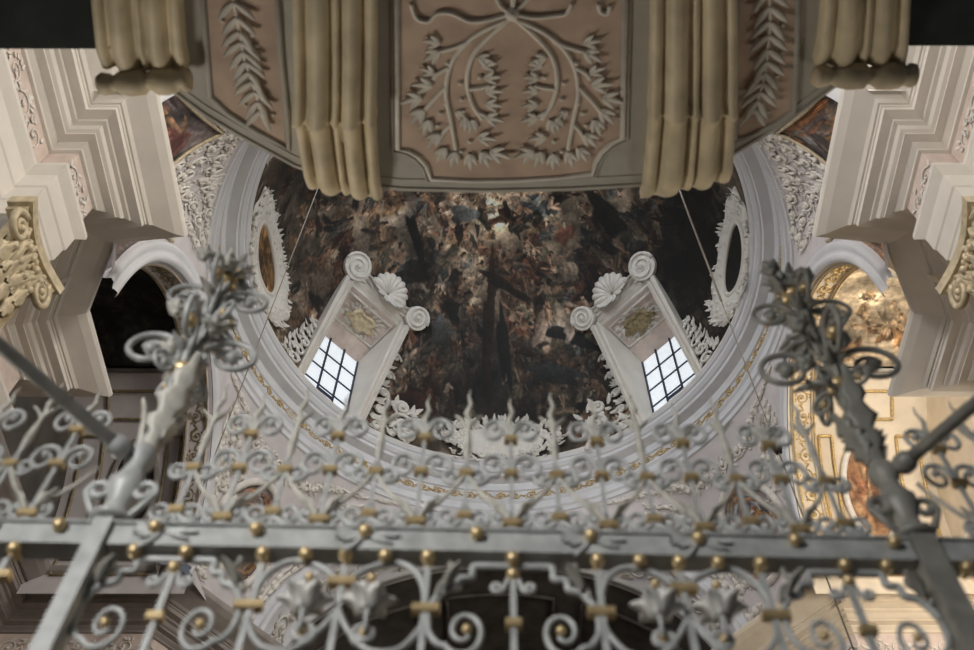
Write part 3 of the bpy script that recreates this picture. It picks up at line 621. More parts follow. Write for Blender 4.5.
# ---- stucco cartouches at the foot of the dome
def cartouche(az, label, half_s, half_z, zc, painting, seed, opening=True):
    t = thing('stucco_cartouche', label, 'cartouche', dome(az, 0), 0)
    def S(u, v):                                             # u along the ring, v up the dome
        th = max(0.0, v) / 6.6; a = az + u / DR / max(.35, math.cos(th)); p = dome(a, th, .02); nn = Vector((-math.cos(a) * math.cos(th), -math.sin(a) * math.cos(th), -math.sin(th) * .86)).normalized()
        return p, nn
    rnd = random.Random(seed); vz = zc
    E = lambda a, f=1.0: (math.cos(a) * half_s * f, vz + math.sin(a) * half_z * f)
    if opening:
        mb = MB(); n_, m_ = 60, 10; rows = [[S(*E(2 * PI * i / n_, .50 * (j + .05) / m_))[0] + S(0, vz)[1] * .03 for j in range(m_ + 1)] for i in range(n_ + 1)]; mb.grid(rows); o = mb.build('painted_panel', 'paint', t)
        cc = Canvas(160, 120, painting, seed); cc.clouds(.4, 40)
        for i in range(8): cc.figure(cc.r.uniform(10, 150), cc.r.uniform(10, 110), 24, cc.r.uniform(0, 6), np.array(painting) * cc.r.uniform(.5, 1.3), np.array(painting) * 1.35, np.array(painting) * .4)
        paint_mesh(o, cc.sample(np.array([80 + 70 * math.cos(2 * PI * i / n_) * j / m_ for i in range(n_ + 1) for j in range(m_ + 1)]), np.array([60 + 55 * math.sin(2 * PI * i / n_) * j / m_ for i in range(n_ + 1) for j in range(m_ + 1)])))
        mb = MB(); stube(mb, S, [E(2 * PI * i / 60, .53) for i in range(61)], .07, 7); mb.build('oval_moulding', 'white', t)
    else:
        mb = MB(); rows = [[S(*E(2 * PI * i / 40, .5 * j / 6))[0] + S(0, vz)[1] * (.14 - .12 * (j / 6) ** 2) for j in range(7)] for i in range(41)]; mb.grid(rows); mb.build('shield', 'orn', t)
    mb = MB(); f0 = .52 if opening else .02
    mb.grid([[S(*E(2 * PI * i / 72, f * (1 + .05 * math.sin(9 * 2 * PI * i / 72) * (f > .8))))[0] + S(0, vz)[1] * h for f, h in (((f0, .02), (f0 + .02, .07), (.8, .09), (.95, .06), (.99, 0)) if opening else ((.02, .02), (.3, .06), (.6, .05), (.66, 0)))] for i in range(73)]); mb.build('frame_ground', 'orn', t)
    mb = MB(); K = 34
    for i in range(K):
        a = 2 * PI * i / K + rnd.uniform(-.05, .05); f = rnd.uniform(.64, .92) if opening else rnd.uniform(.5, .9); u, v = E(a, f); R = rnd.uniform(.10, .19)
        if v < .02: continue
        stube(mb, S, scroll_uv(u, v, R, 1 if i % 2 else -1, a + rnd.uniform(0, 2), 1.3, 14), [.045] * 14, 6, 1.0)
        p, nn = S(u, v); mb.ball(p + nn * .06, .07, 6)
    for i in range(K * 5):
        a = rnd.uniform(0, 2 * PI); u, v = E(a, rnd.uniform(.60, .98))
        if v < .0: continue
        sleaf(mb, S, u, v, math.atan2(math.sin(a) * half_z, math.cos(a) * half_s) + rnd.uniform(-.9, .9), rnd.uniform(.12, .22), rnd.uniform(.09, .15), .6)
    mb.build('scroll_frame', 'orn', t)
cartouche(PI - .03, 'white stucco oval cartouche with brown painting at left of the dome', 1.9, 1.02, .9, (.40, .30, .19), 71)
cartouche(.03, 'white stucco oval cartouche with dark painting at right of the dome', 1.9, 1.02, .9, (.05, .05, .045), 72)
cartouche(PI / 2, 'white lacy stucco cartouche at the dome foot between both windows', 1.9, .85, .72, (.3, .3, .3), 73, False)
for sgn in (-1, 1):
    def S(u, v):
        th = max(0.0, v) / 6.6; a = PI / 2 + sgn * .475 + u / DR; return dome(a, th, .02), Vector((-math.cos(a), -math.sin(a), -.2)).normalized()
    t = thing('stucco_scroll', 'white stucco scroll beside the %s dome window, toward the middle' % ('left' if sgn > 0 else 'right'), 'ornament', dome(PI / 2 + sgn * .475, 0))
    rnd = random.Random(80 + sgn); mb = MB()
    for q, (u, v, R) in enumerate(((0, .7, .36), (.1 * sgn, 1.25, .22), (-.2 * sgn, .35, .25))):
        stube(mb, S, scroll_uv(u, v, R, 1, 0, 1.5, 20), [.06] * 20, 6, 1)
    mb.build('scroll', 'orn', t); mb = MB()
    for q in range(44): sleaf(mb, S, rnd.uniform(-.45, .45), rnd.uniform(.05, 1.4), rnd.uniform(0, 6.3), .3, .16, .4)
    mb.build('leafwork', 'orn', t)
# white plinth band at the dome foot
mb = MB(); mb.grid([[(r * math.cos(2 * PI * i / NR), CY + r * math.sin(2 * PI * i / NR), z) for r, z in ((6.0, 20.0), (5.99, 20.06), (6.03, 20.08), (6.06, 20.10))] for i in range(NR)], closed_u=True); mb.build('trim_31', 'white', kind='structure')

# ---- near crossing arch and nave vault strip
mb = MB()
mb.grid([[(-(5.4 + dr) * math.cos(PI * i / N), y, 13.9 + (3.75 + dr) * math.sin(PI * i / N)) for dr, y in ((.42, 5.07), (.40, 5.15), (.24, 5.1), (.12, 5.16), (0, 5.12), (0, 4.3), (.1, 4.28), (.12, 4.1), (.4, 4.0))] for i in range(N + 1)], smooth=False)
mb.build('trim_32', 'cool', kind='structure')
for mir, sd in ((-1, 'left'), (1, 'right')):
    mb = MB(); mb.grid([[(mir * 6.9, y, z) for z in (13.5, 15, 16.6)] for y in (1.4, 4, 5.4)], smooth=False); mb.grid([[(mir * x, 4.6, z) for z in (13.5, 14.2)] for x in (5.4, 6.9)]); mb.build('wall_%s_upper' % sd, 'white', kind='structure')
mb = MB(); mb.grid([[(-(6.9) * math.cos(PI * i / N), y, 13.9 + 5.6 * math.sin(PI * i / N)) for y in (4.05, 1.4)] for i in range(N + 1)]); mb.build('ceiling_nave', 'pinkfr', kind='structure')

# ---- hanging cables
for nm, x, y, z0, z1, lb in (('left', -4.04, 8.8, 5.0, 23.7, 'thin lamp cable hanging in front of the left dome window side'), ('right', 3.83, 8.5, 5.0, 23.6, 'thin lamp cable with small black weight hanging at right of the dome')):
    t = thing('lamp_cable', lb, 'cable', (x, y, z0)); mb = MB(); mb.tube([(x, y, z0), (x, y, (z0 + z1) / 2), (x, y, z1)], .010, 6); mb.build('wire', 'cable', t)
    if nm == 'right':
        mb = MB(); mb.tube([(x, y, 14.0), (x, y, z1)], .020, 6); mb.build('rope', 'cable', t)
        mb = MB(); mb.lathe([(.0, -.12), (.05, -.1), (.07, 0), (.05, .1), (.02, .14), (0, .15)], (x, y, 10.1), n=10); mb.build('weight', 'black', t)
# ================================================================== ORGAN LOFT overhead
KS = .30
def bal(px, py, lift=0):                   # measured point on the sloping underside of the loft front
    d = ray(px, py); t = (6.5 - 2.24 * KS) / (d.z - KS * d.y); return d * t + BN * lift
BN = Vector((0, KS, -1)).normalized()      # faces down and a little outwards
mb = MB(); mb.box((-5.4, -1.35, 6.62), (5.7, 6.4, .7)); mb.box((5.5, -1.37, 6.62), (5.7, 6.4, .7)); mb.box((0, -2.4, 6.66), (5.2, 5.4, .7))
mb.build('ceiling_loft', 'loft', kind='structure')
bt = thing('organ_balcony', 'bowed balcony underside overhead with salmon stucco panels and ochre consoles', 'balcony', (0, 1.4, 6.3))
edge = [(108, 20), (128, 62), (145, 78), (178, 97), (205, 117), (240, 138), (295, 168), (345, 184), (400, 191), (487, 193), (570, 191), (640, 187), (690, 177), (735, 155), (790, 122), (830, 92), (870, 62), (890, 20)]
base = [bal(100, -160)] + [bal(*p) for p in edge] + [bal(905, -160)]
mb = MB(); mb.prism([Vector(p) for p in base], (0, .05, .9)); mb.build('soffit', 'grey', bt)
mb = MB(); mb.tube([bal(px, py - 3, .0) for px, py in edge], .014, 8); mb.tube([bal(px, py - 12, .0) for px, py in edge], .008, 6); mb.build('edge_moulding', 'grey', bt)
def arc(cx, cy, rx, ry, a0, a1, n=8): return [(cx + rx * math.cos(a0 + (a1 - a0) * i / n), cy + ry * math.sin(a0 + (a1 - a0) * i / n)) for i in range(n + 1)]
centre = [(397, -60), (398, 148)] + [(409, 150), (419, 156), (427, 165), (431, 178)] + [(470, 180), (513, 179.5), (555, 177), (592, 173)] + [(595, 163), (601, 152), (610, 143), (622, 137)] + [(626, -60)]
left = [(200, -60), (206, 40), (211, 96), (228, 112), (256, 130), (288, 147), (287, 110), (281, 50), (275, -60)]
right = [(737, -60), (735, 60), (735, 138), (752, 134), (775, 122), (793, 110), (796, 60), (800, -60)]
for poly, nm in ((centre, 'centre'), (left, 'left'), (right, 'right')):
    mb = MB(); mb.prism([bal(*p, .008) for p in poly], BN * -.006); mb.build('panel', 'pink', bt)
    mb = MB(); pts = [bal(*p, .01) for p in poly]; mb.tube(pts, .022, 7); mb.build('panel_moulding', 'grey' if nm != 'centre' else 'relief', bt)
    cxm = sum(p[0] for p in poly) / len(poly); cym = 60
    mb = MB(); mb.tube([bal(cxm + (p[0] - cxm) * 1.045, p[1] + (3 if p[1] > 100 else 0), .008) for p in poly], .010, 6); mb.build('panel_bead', 'grey', bt)
# laurel relief of the centre panel
def rl(mb, px, py, ang, L, W, curl=.12):
    p = bal(px, py, .012); q = bal(px + math.cos(ang) * 4, py + math.sin(ang) * 4, .012); mb.leaf(p, q - p, BN, L, W * .9, curl + .12, 1.0, n=6)
def smooth(pts, n=6):
    out = []
    for i in range(len(pts) - 1):
        p0, p1, p2, p3 = pts[max(i - 1, 0)], pts[i], pts[i + 1], pts[min(i + 2, len(pts) - 1)]
        for j in range(n):
            t = j / n; out.append(tuple(.5 * (2 * p1[k] + (p2[k] - p0[k]) * t + (2 * p0[k] - 5 * p1[k] + 4 * p2[k] - p3[k]) * t * t + (3 * p1[k] - p0[k] - 3 * p2[k] + p3[k]) * t ** 3) for k in range(len(p1))))
    out.append(tuple(pts[-1])); return out
def branch(stem, mirror, name):
    fx = lambda x: 1024 - x if mirror else x
    mb = MB()
    for ln in stem: mb.tube([bal(fx(x), y, .016) for x, y in smooth(ln)], .016, 7)
    mb.build('laurel_branch', 'relief', bt)
    mb = MB()
    for (x, y, a, L) in LEAVES:
        a = PI - a if mirror else a
        x2 = fx(x)
        for da, s in ((0, .92), (.55, .7), (-.55, .7)): rl(mb, x2, y, a + da, L * s, L * .36)
    mb.build('laurel_leaves', 'relief', bt)
    for x, y in BERRIES:
        mb = MB(); mb.ball(bal(fx(x), y, .014), .020, 7); mb.build('laurel_berry', 'relief', bt)
STEM = [[(510, 18), (482, 30), (462, 46), (450, 66), (446, 92), (451, 120), (456, 148)], [(506, 20), (486, 38), (472, 56), (467, 80), (472, 102), (482, 118)], [(470, 40), (455, 46), (440, 50)], [(447, 84), (432, 100), (424, 110)], [(449, 66), (438, 72), (434, 78)], [(452, 122), (444, 130), (440, 138)], [(468, 88), (482, 86), (490, 84)], [(476, 110), (490, 116), (498, 117)]]
LEAVES = [(440, 50, 2.7, .15), (440, 42, 3.4, .13), (432, 84, 3.3, .16), (422, 96, 3.0, .17), (424, 108, 2.4, .16), (430, 118, 2.0, .15), (440, 132, 2.4, .16), (446, 146, 2.2, .15), (456, 150, 1.9, .15), (470, 152, 1.5, .15), (482, 150, 1.1, .15), (490, 150, .2, .17), (478, 136, 0, .15), (474, 118, 1.9, .13), (486, 116, .1, .14), (486, 103, 0, .13), (486, 90, -.1, .13), (485, 77, -.2, .13), (482, 65, -.3, .12), (478, 56, .2, .12), (466, 116, 1.6, .12), (434, 72, 3.6, .12), (456, 110, .5, .1)]
BERRIES = [(460, 82), (462, 98), (461, 110), (441, 112), (446, 102), (480, 76), (462, 150), (470, 140), (438, 124), (448, 62), (440, 92)]
branch(STEM, False, 'left'); branch(STEM, True, 'right')
mb = MB()
for ln in ([(512, 12), (490, 18), (470, 20), (452, 12), (438, 12), (428, 20), (416, 16), (411, 2)], [(512, 12), (534, 16), (556, 14), (566, 12), (572, 2)], [(512, 12), (500, 4), (496, -8), (508, -14), (514, 4)], [(512, 12), (524, 2), (532, -10), (520, -14), (512, 4)], [(598, 2), (600, 10), (607, 12), (610, 4)]):
    mb.tube([bal(x, y, .016) for x, y in smooth(ln)], .024, 6, flat=.6)
mb.ball(bal(512, 12, .02), .05, 8); mb.build('ribbon_bow', 'relief', bt)
for sp, lv in (([(232, -10), (240, 30), (246, 60), (256, 90), (262, 116)], 1), ([(768, -20), (770, 20), (766, 60), (760, 90), (752, 112)], -1)):
    mb = MB(); P_ = smooth(sp); mb.tube([bal(x, y, .014) for x, y in P_], .012, 6); rnd = random.Random(6)
    for i in range(2, len(P_) - 1, 2):
        for s in (-1, 1):
            rl(mb, P_[i][0], P_[i][1], PI / 2 + s * rnd.uniform(.5, 1.1), .16, .06)
            if rnd.random() < .5: mb.ball(bal(P_[i][0] + s * rnd.uniform(8, 16), P_[i][1] + 4, .01), .018, 6)
    mb.build('laurel_branch', 'relief', bt)
# ridged consoles
def ridge(s):
    v = 0
    for c, wd, h in ((.06, .07, .55), (.30, .13, 1.0), (.52, .05, .6), (.70, .11, .95), (.94, .07, .6)): v = max(v, h * max(0, 1 - ((s - c) / wd) ** 2) ** .5)
    return v
def console(rows, label=None):
    mb = MB(); K = 40; out = []
    for (yl, yr, xl, xr, base_, amp) in rows:
        r = []
        for k_ in range(K + 1):
            s = k_ / K; r.append(bal(xl + (xr - xl) * s, yl + (yr - yl) * s, base_ + 1.35 * amp * ridge(s)))
        out.append([bal(xl, yl, -.05)] + r + [bal(xr, yr, -.05)])
    mb.grid(out); e = out[-1]; mb.add(e, [tuple(range(len(e)))], False)
    return mb.build('console', 'ochre', bt)
console([(-80, -80, 294, 378, .10, .05), (0, 0, 295, 378, .11, .06), (50, 50, 296, 378, .12, .07), (90, 90, 297, 377, .14, .075), (107, 107, 296, 377, .155, .08), (110, 110, 295, 378, .155, .08), (112, 112, 298, 376, .11, .075), (140, 143, 302, 378, .11, .08), (165, 172, 306, 380, .10, .08), (180, 192, 309, 382, .06, .06), (184, 197, 311, 382, .02, .02)])
console([(-80, -80, 650, 734, .10, .05), (0, 0, 650, 734, .11, .06), (50, 50, 649, 734, .12, .07), (85, 85, 648, 733, .14, .075), (100, 100, 647, 734, .155, .08), (103, 103, 647, 734, .155, .08), (105, 105, 649, 732, .11, .075), (140, 135, 646, 731, .11, .08), (172, 160, 643, 730, .10, .08), (190, 173, 641, 728, .06, .06), (196, 177, 640, 727, .02, .02)])
console([(-80, -80, 92, 182, .10, .05), (0, 0, 97, 184, .10, .06), (40, 40, 101, 187, .10, .06), (60, 60, 106, 190, .07, .05)])
console([(-80, -80, 822, 908, .10, .05), (0, 0, 820, 905, .10, .06), (40, 40, 816, 903, .10, .06), (57, 57, 812, 902, .07, .05)])
for a, b in (((103, 73), (195, 68)), ((808, 65), (911, 64))):
    A0, B0 = bal(*a, .13), bal(*b, .13); L = (B0 - A0).length; mb = MB()
    prof = [(0, 0), (.055, .005), (.075, .03), (.065, .07), (.05, .09), (.075, .12), (.09, .17), (.085, .24), (.055, .26), (.06, .28), (.09, .31), (.095, .36), (.08, .41), (.06, .43), (.08, .455), (.07, .48), (0, .487)]
    mb.lathe([(r * 1.05, h / .487 * L) for r, h in prof], A0, B0 - A0, n=20); mb.build('console_roll', 'ochre', bt)

# ================================================================== IRON SCREEN
GLOC, GRZ = (.045, 2.532, -1.6), math.radians(1.6)
def gpart(parent, name, mat, f, kind=None):
    mb = MB(); f(mb); return mb.build(name, mat, parent, local=True)
def G(name, label, cat, group=None): return thing(name, label, cat, GLOC, GRZ, group)
E = 1.6                                     # eye height: h values below are from the eye, local z from the floor
def g3(pts, b=0): return [(a, b, h + E) for a, h in pts]
BALLS = [-2.2, -1.86, -1.62, -1.28, -.92, -.53, -.13, .28, .67, 1.02, 1.38, 1.75, 2.1]
LOWER = [-1.15, -.88, -.73, -.59, -.45, -.30, 0, .30, .45, .59, .73, .88, 1.18, 1.33, 1.62, 1.9, -1.33, -1.75, -2.0]
b0 = l0 = None
def fb(mb): mb.ball((0, 0, 0), .026, 10); mb.lathe([(.014, .0), (.014, .05)], (0, 0, 0), (0, 1, 0), 8)
def fs_(mb):
    rnd = random.Random(2)
    for i in range(14): a = rnd.uniform(0, 6.28); mb.leaf((math.cos(a) * .02, 0, math.sin(a) * .008), (math.cos(a), 0, math.sin(a) * .25), (0, -1, 0), rnd.uniform(.06, .11), .022, .1, .5)
for a0, a1, lb in ((-1.437, 1.445, 'long grey iron crossbar with gilded balls spanning between the two posts'), (-3.0, -1.511, 'grey iron crossbar piece left of the left post'), (1.55, 3.0, 'grey iron crossbar piece right of the right post')):
    bar_ = G('iron_crossbar', lb, 'crossbar')
    def f(mb): mb.box(((a0 + a1) / 2, 0, 2.437 + E), (a1 - a0, .085, .092)); mb.box(((a0 + a1) / 2, -.012, 2.488 + E), (a1 - a0, .09, .010))
    gpart(bar_, 'bar', 'iron', f)
    for lst, y, h in ((BALLS, -.06, 2.46), (LOWER, -.03, 2.372)):
        for a in lst:
            if not a0 < a < a1: continue
            if b0 is None: b0 = gpart(bar_, 'gilded_ball', 'ball', fb); b0.location = (a, y, h + E)
            else: inst(b0, bar_, (a, y, h + E))
    for a in (-1.25, -.53, .28, .67, -2.1):
        if not a0 < a < a1: continue
        if l0 is None: l0 = gpart(bar_, 'leaf_spray', 'iron', fs_); l0.location = (a, -.05, 2.455 + E)
        else: inst(l0, bar_, (a, -.05, 2.455 + E))

# cresting pieces (built once, then copied)
def spir(c, R, a0, turn, turns=1.5, n=26, k=.80, v=1.0): return [(c[0] + R * (1 - k * i / (n - 1)) * math.cos(a0 + turn * 2 * PI * turns * i / (n - 1)), c[1] + v * R * (1 - k * i / (n - 1)) * math.sin(a0 + turn * 2 * PI * turns * i / (n - 1))) for i in range(n)]
def scroll_f(R, down, r=.0105):
    def f(mb):
        pts = spir((R, 0), R, PI, 1 if down else -1, 1.25, 30, .68, 1.1 if down else 1.35); n = len(pts)
        tail = [(-.004, .06 if down else -.06), (0, .03 if down else -.03)]
        mb.tube([(a, 0, h) for a, h in tail + pts], [r] * 2 + [r * (1.15 - .4 * i / n) for i in range(n)], 7); a, h = pts[-1]; mb.ball((a, 0, h), r * 1.7, 7)
    return f
def flame_f(mb):
    mb.tube([(0, 0, 0), (.003, 0, .05), (-.009, 0, .11), (.009, 0, .17), (-.004, 0, .23), (.004, 0, .28)], [.008, .012, .0125, .010, .006, .002], 7)
    mb.leaf((0, 0, 0), (.28, -.05, 1), (1, -.3, 0), .09, .026, .4, .5); mb.leaf((0, 0, 0), (-.28, -.05, 1), (-1, -.3, 0), .09, .026, .4, .5)
def spindle_f(mb): mb.lathe([(.008, 0), (.013, .03), (.018, .09), (.014, .15), (.008, .2), (.012, .22), (.007, .25)], n=9)
def arm_f(mb):                              # leafy arm from a bar's foot up to its neighbour
    pts = smooth([(0, 0), (.03, .05), (.085, .12), (.14, .20), (.172, .27)]); n = len(pts)
    mb.tube([(a, 0, h) for a, h in pts], [.012 * (1 - .35 * i / n) for i in range(n)], 7); mb.leaf((.012, -.01, .02), (.6, -.2, 1), (.8, -.6, -.3), .11, .038, .2, .5, lobes=2)
def collar_f(w_):
    def f(mb): mb.box((0, 0, 0), (w_, .034, .030)); mb.box((0, 0, 0), (w_ * .92, .040, .016))
    return f
def bar_f(mb): mb.box((0, 0, .28), (.015, .015, .58))
PROTO = {}
def put(parent, key, name, mat, f, loc, scale=(1, 1, 1)):
    loc = (loc[0], loc[1], loc[2] + E)
    if key not in PROTO:
        o = gpart(parent, name, mat, f); PROTO[key] = o; o.location = loc; o.scale = scale; return o
    return inst(PROTO[key], parent, loc, scale)
STEP = .179
def cresting(label, ks):
    t = G('iron_cresting', label, 'cresting')
    for k in ks:
        a = k * STEP; A = k % 2 == 0
        put(t, 'bar', 'upright', 'iron', bar_f, (a, 0, 2.505)); put(t, 'flame', 'flame_spike', 'leaf', flame_f, (a, 0, 3.07 if A else 3.12))
        for s in (-1, 1):
            if A:
                put(t, 's36', 'scroll', 'iron', scroll_f(.036, False), (a + s * .01, 0, 2.585), (s, 1, 1)); put(t, 'arm', 'leaf_arm', 'leaf', arm_f, (a, -.008, 2.56), (s, 1, 1)); put(t, 's45', 'scroll', 'iron', scroll_f(.062, False), (a + s * .008, 0, 2.88), (s, 1, 1)); put(t, 's50', 'scroll', 'iron', scroll_f(.058, False), (a + s * .008, 0, 3.11), (s, 1, 1))
            else:
                put(t, 's40', 'scroll', 'iron', scroll_f(.050, True), (a + s * .008, 0, 2.60), (s, 1, 1)); put(t, 's48', 'scroll', 'iron', scroll_f(.046, True), (a + s * .008, 0, 2.83), (s, 1, 1))
        if A: put(t, 'c9', 'collar', 'ball', collar_f(.070), (a, -.006, 2.565)); put(t, 'c6', 'collar', 'ball', collar_f(.055), (a, -.006, 2.84)); put(t, 'c6', 'collar', 'ball', collar_f(.055), (a, -.006, 3.05))
        else: put(t, 'c6', 'collar', 'ball', collar_f(.055), (a, -.006, 2.60)); put(t, 'c6', 'collar', 'ball', collar_f(.055), (a, -.006, 2.835)); put(t, 'spin', 'leaf_spindle', 'leaf', spindle_f, (a, 0, 2.92))
    return t
cresting('row of scrolls and flame spikes on the crossbar between both posts', range(-7, 8))
cresting('scrolls and flame spikes on the crossbar left of the left post', range(-14, -9))
cresting('scrolls and flame spikes on the crossbar right of the right post', range(10, 15))

# lower grille
GRS = [G('iron_gate', lb, 'gate') for lb in ('grey scrollwork gate below the crossbar between both posts, with pale tulips', 'grey scrollwork grille below the crossbar left of the left post', 'grey scrollwork grille below the crossbar right of the right post')]
zone = [0]
PER = 1.18
def strap_f(mb):
    R_ = smooth([(.11, 2.36), (.14, 2.355), (.142, 2.31)], 3) + smooth([(.15, 2.302), (.185, 2.30), (.19, 2.262)], 3) + smooth([(.2, 2.255), (.235, 2.245), (.262, 2.21), (.285, 2.157)], 4)
    L_ = [(-a, h) for a, h in R_][::-1]; mb.tube(g3(L_ + R_), .0145, 6)
def big_spiral_f(mb):
    pts = smooth([(.285, 2.15), (.283, 2.08), (.255, 2.03), (.2, 2.005)], 4)[:-1] + spir((.165, 2.075), .072, -PI / 2 + .3, -1, 1.35, 26, .72); n = len(pts)
    pts2 = smooth([(.285, 2.15), (.28, 2.07), (.24, 2.01)], 4)[:-1] + [(.165 + .075 * (1 - .72 * i / 25) * math.cos(-.6 - 2 * PI * 1.3 * i / 25), 2.075 + .10 * (1 - .72 * i / 25) * math.sin(-.6 - 2 * PI * 1.3 * i / 25)) for i in range(26)]
    mb.tube(g3(pts2), [.0125 - .004 * i / len(pts2) for i in range(len(pts2))], 7)
def hook_f(mb):
    pts = [(.0, 2.315), (.02, 2.30), (.028, 2.27)] + spir((.055, 2.265), .026, PI, 1, 1.2, 18); mb.tube(g3(pts), .009, 7)
def twig_f(mb):
    mb.tube(g3(smooth([(.262, 2.215), (.245, 2.27), (.205, 2.305), (.222, 2.35), (.215, 2.365)])), [.011] * 24 + [.008], 6); mb.leaf((.235, -.01, 2.24 + E), (-.2, -.3, .5), (-.5, -.6, 0), .1, .05, .4, .5)
def arch_f(mb):
    pts = smooth([(.300, 2.155), (.302, 2.23), (.33, 2.31), (.385, 2.36), (.45, 2.362), (.52, 2.33), (.57, 2.28), (.586, 2.262)]); mb.tube(g3(pts), .0135, 7)
    mb.tube(g3(smooth([(.300, 2.155), (.31, 2.08), (.37, 2.0), (.46, 1.99), (.53, 2.05), (.588, 2.16), (.59, 2.262)])), .011, 7)
def ringlet_f(mb): mb.tube(g3([(.5, 2.01)] + spir((.49, 2.055), .042, -PI / 2, 1, 1.3, 22, .6)), .0115, 7)
def gbar_f(top):
    def f(mb): mb.box((0, 0, (top + E) / 2), (.021, .021, top + E))
    return f
def tulip_f(mb):
    for i in range(6):
        a = i * PI / 3; mb.leaf((math.cos(a) * .012, math.sin(a) * .012, -.03), (math.cos(a) * .62, math.sin(a) * .62, .75), (math.cos(a), math.sin(a), -.2), .095, .085, .5, .7, n=6)
    for i in range(5):
        a = i * PI * .4 + .3; mb.leaf((math.cos(a) * .01, math.sin(a) * .01, -.01), (math.cos(a) * .3, math.sin(a) * .3, 1), (math.cos(a), math.sin(a), 0), .085, .06, .25, .7, n=5)
    mb.ball((0, 0, -.02), .036, 8)
def stem_f(mb): mb.tube([(0, 0, -.12), (0, -.004, -.06), (0, 0, 0)], [.007, .009, .012], 6)
def nub_f(mb): mb.ball((0, 0, 0), .017, 8)
gm = {}
def gput(key, name, mat, f, loc=(0, 0, 0), scale=(1, 1, 1)):
    gr = GRS[zone[0]]
    if key not in gm:
        o = gpart(gr, name, mat, f); gm[key] = o; o.location = loc; o.scale = scale; return o
    return inst(gm[key], gr, loc, scale)
for m in (-2, -1, 0, 1, 2):
    x0 = m * PER
    if abs(m) == 2: rng = []
    inside = lambda a: (abs(a) < 1.47) or (abs(a) > 1.56 and abs(a) < 2.6)
    zone[0] = 0
    if abs(m) < 2: gput('strap', 'stepped_strap', 'iron', strap_f, (x0, 0, 0), (.94 if m else 1, 1, 1))
    for s in (-1, 1):
        zz = x0 + s * .2; zone[0] = 0 if abs(zz) < 1.5 else (1 if zz < 0 else 2)
        if abs(x0 + s * .2) < 1.42 or abs(x0 + s * .2) > 1.6:
            gput('bigsp', 'scroll', 'iron', big_spiral_f, (x0, 0, 0), (s * (.93 if m else 1), 1, 1)); gput('nub', 'gilded_ball', 'ball', nub_f, (x0 + s * .155, -.012, 2.075 + E)); gput('hook', 'hook_scroll', 'iron', hook_f, (x0, 0, 0), (s, 1, 1)); gput('twig', 'leaf_twig', 'dark' if m else 'iron', twig_f, (x0, -.01, 0), (s, 1, 1))
        if abs(m) <= 1 and inside(x0 + s * .45) or abs(x0 + s * .45) > 1.6:
            if abs(x0 + s * .45) < 2.7 and not (1.2 < abs(x0 + s * .45) < 1.75):
                gput('arch', 'arched_scroll', 'iron', arch_f, (x0, 0, 0), (s, 1, 1)); gput('ringlet', 'scroll', 'iron', ringlet_f, (x0, 0, 0), (s, 1, 1)); gput('nub', 'gilded_ball', 'ball', nub_f, (x0 + s * .49, -.012, 2.055 + E))
                gput('tulip', 'tulip_flower', 'tulip', tulip_f, (x0 + s * .485, -.03, 2.165 + E), (.84, .84, .84)); gput('stem', 'tulip_stem', 'iron', stem_f, (x0 + s * .485, -.03, 2.165 + E)); gput('nub', 'gilded_ball', 'ball', nub_f, (x0 + s * .485, -.05, 2.25 + E))
        if inside(x0 + s * .30) and abs(m) < 3:
            gput('gb', 'upright', 'iron', gbar_f(2.345), (x0 + s * .30, 0, 0)); gput('gc', 'collar', 'ball', collar_f(.095), (x0 + s * .295, -.008, 2.155 + E))
    zone[0] = 0 if abs(x0) < 1.5 else (1 if x0 < 0 else 2)
    if inside(x0): gput('cb', 'upright', 'iron', gbar_f(2.30), (x0, 0, 0)); gput('gc2', 'collar', 'ball', collar_f(.055), (x0, -.008, 2.10 + E)); gput('nub', 'gilded_ball', 'ball', nub_f, (x0, -.012, 2.315 + E), (1.4, 1.4, 1.4))
    zone[0] = 0 if abs(x0 + .59) < 1.5 else (1 if x0 < 0 else 2)
    if inside(x0 + .59): gput('gb', 'upright', 'iron', gbar_f(2.345), (x0 + .59, 0, 0)); gput('gc', 'collar', 'ball', collar_f(.095), (x0 + .59, -.008, 2.265 + E))

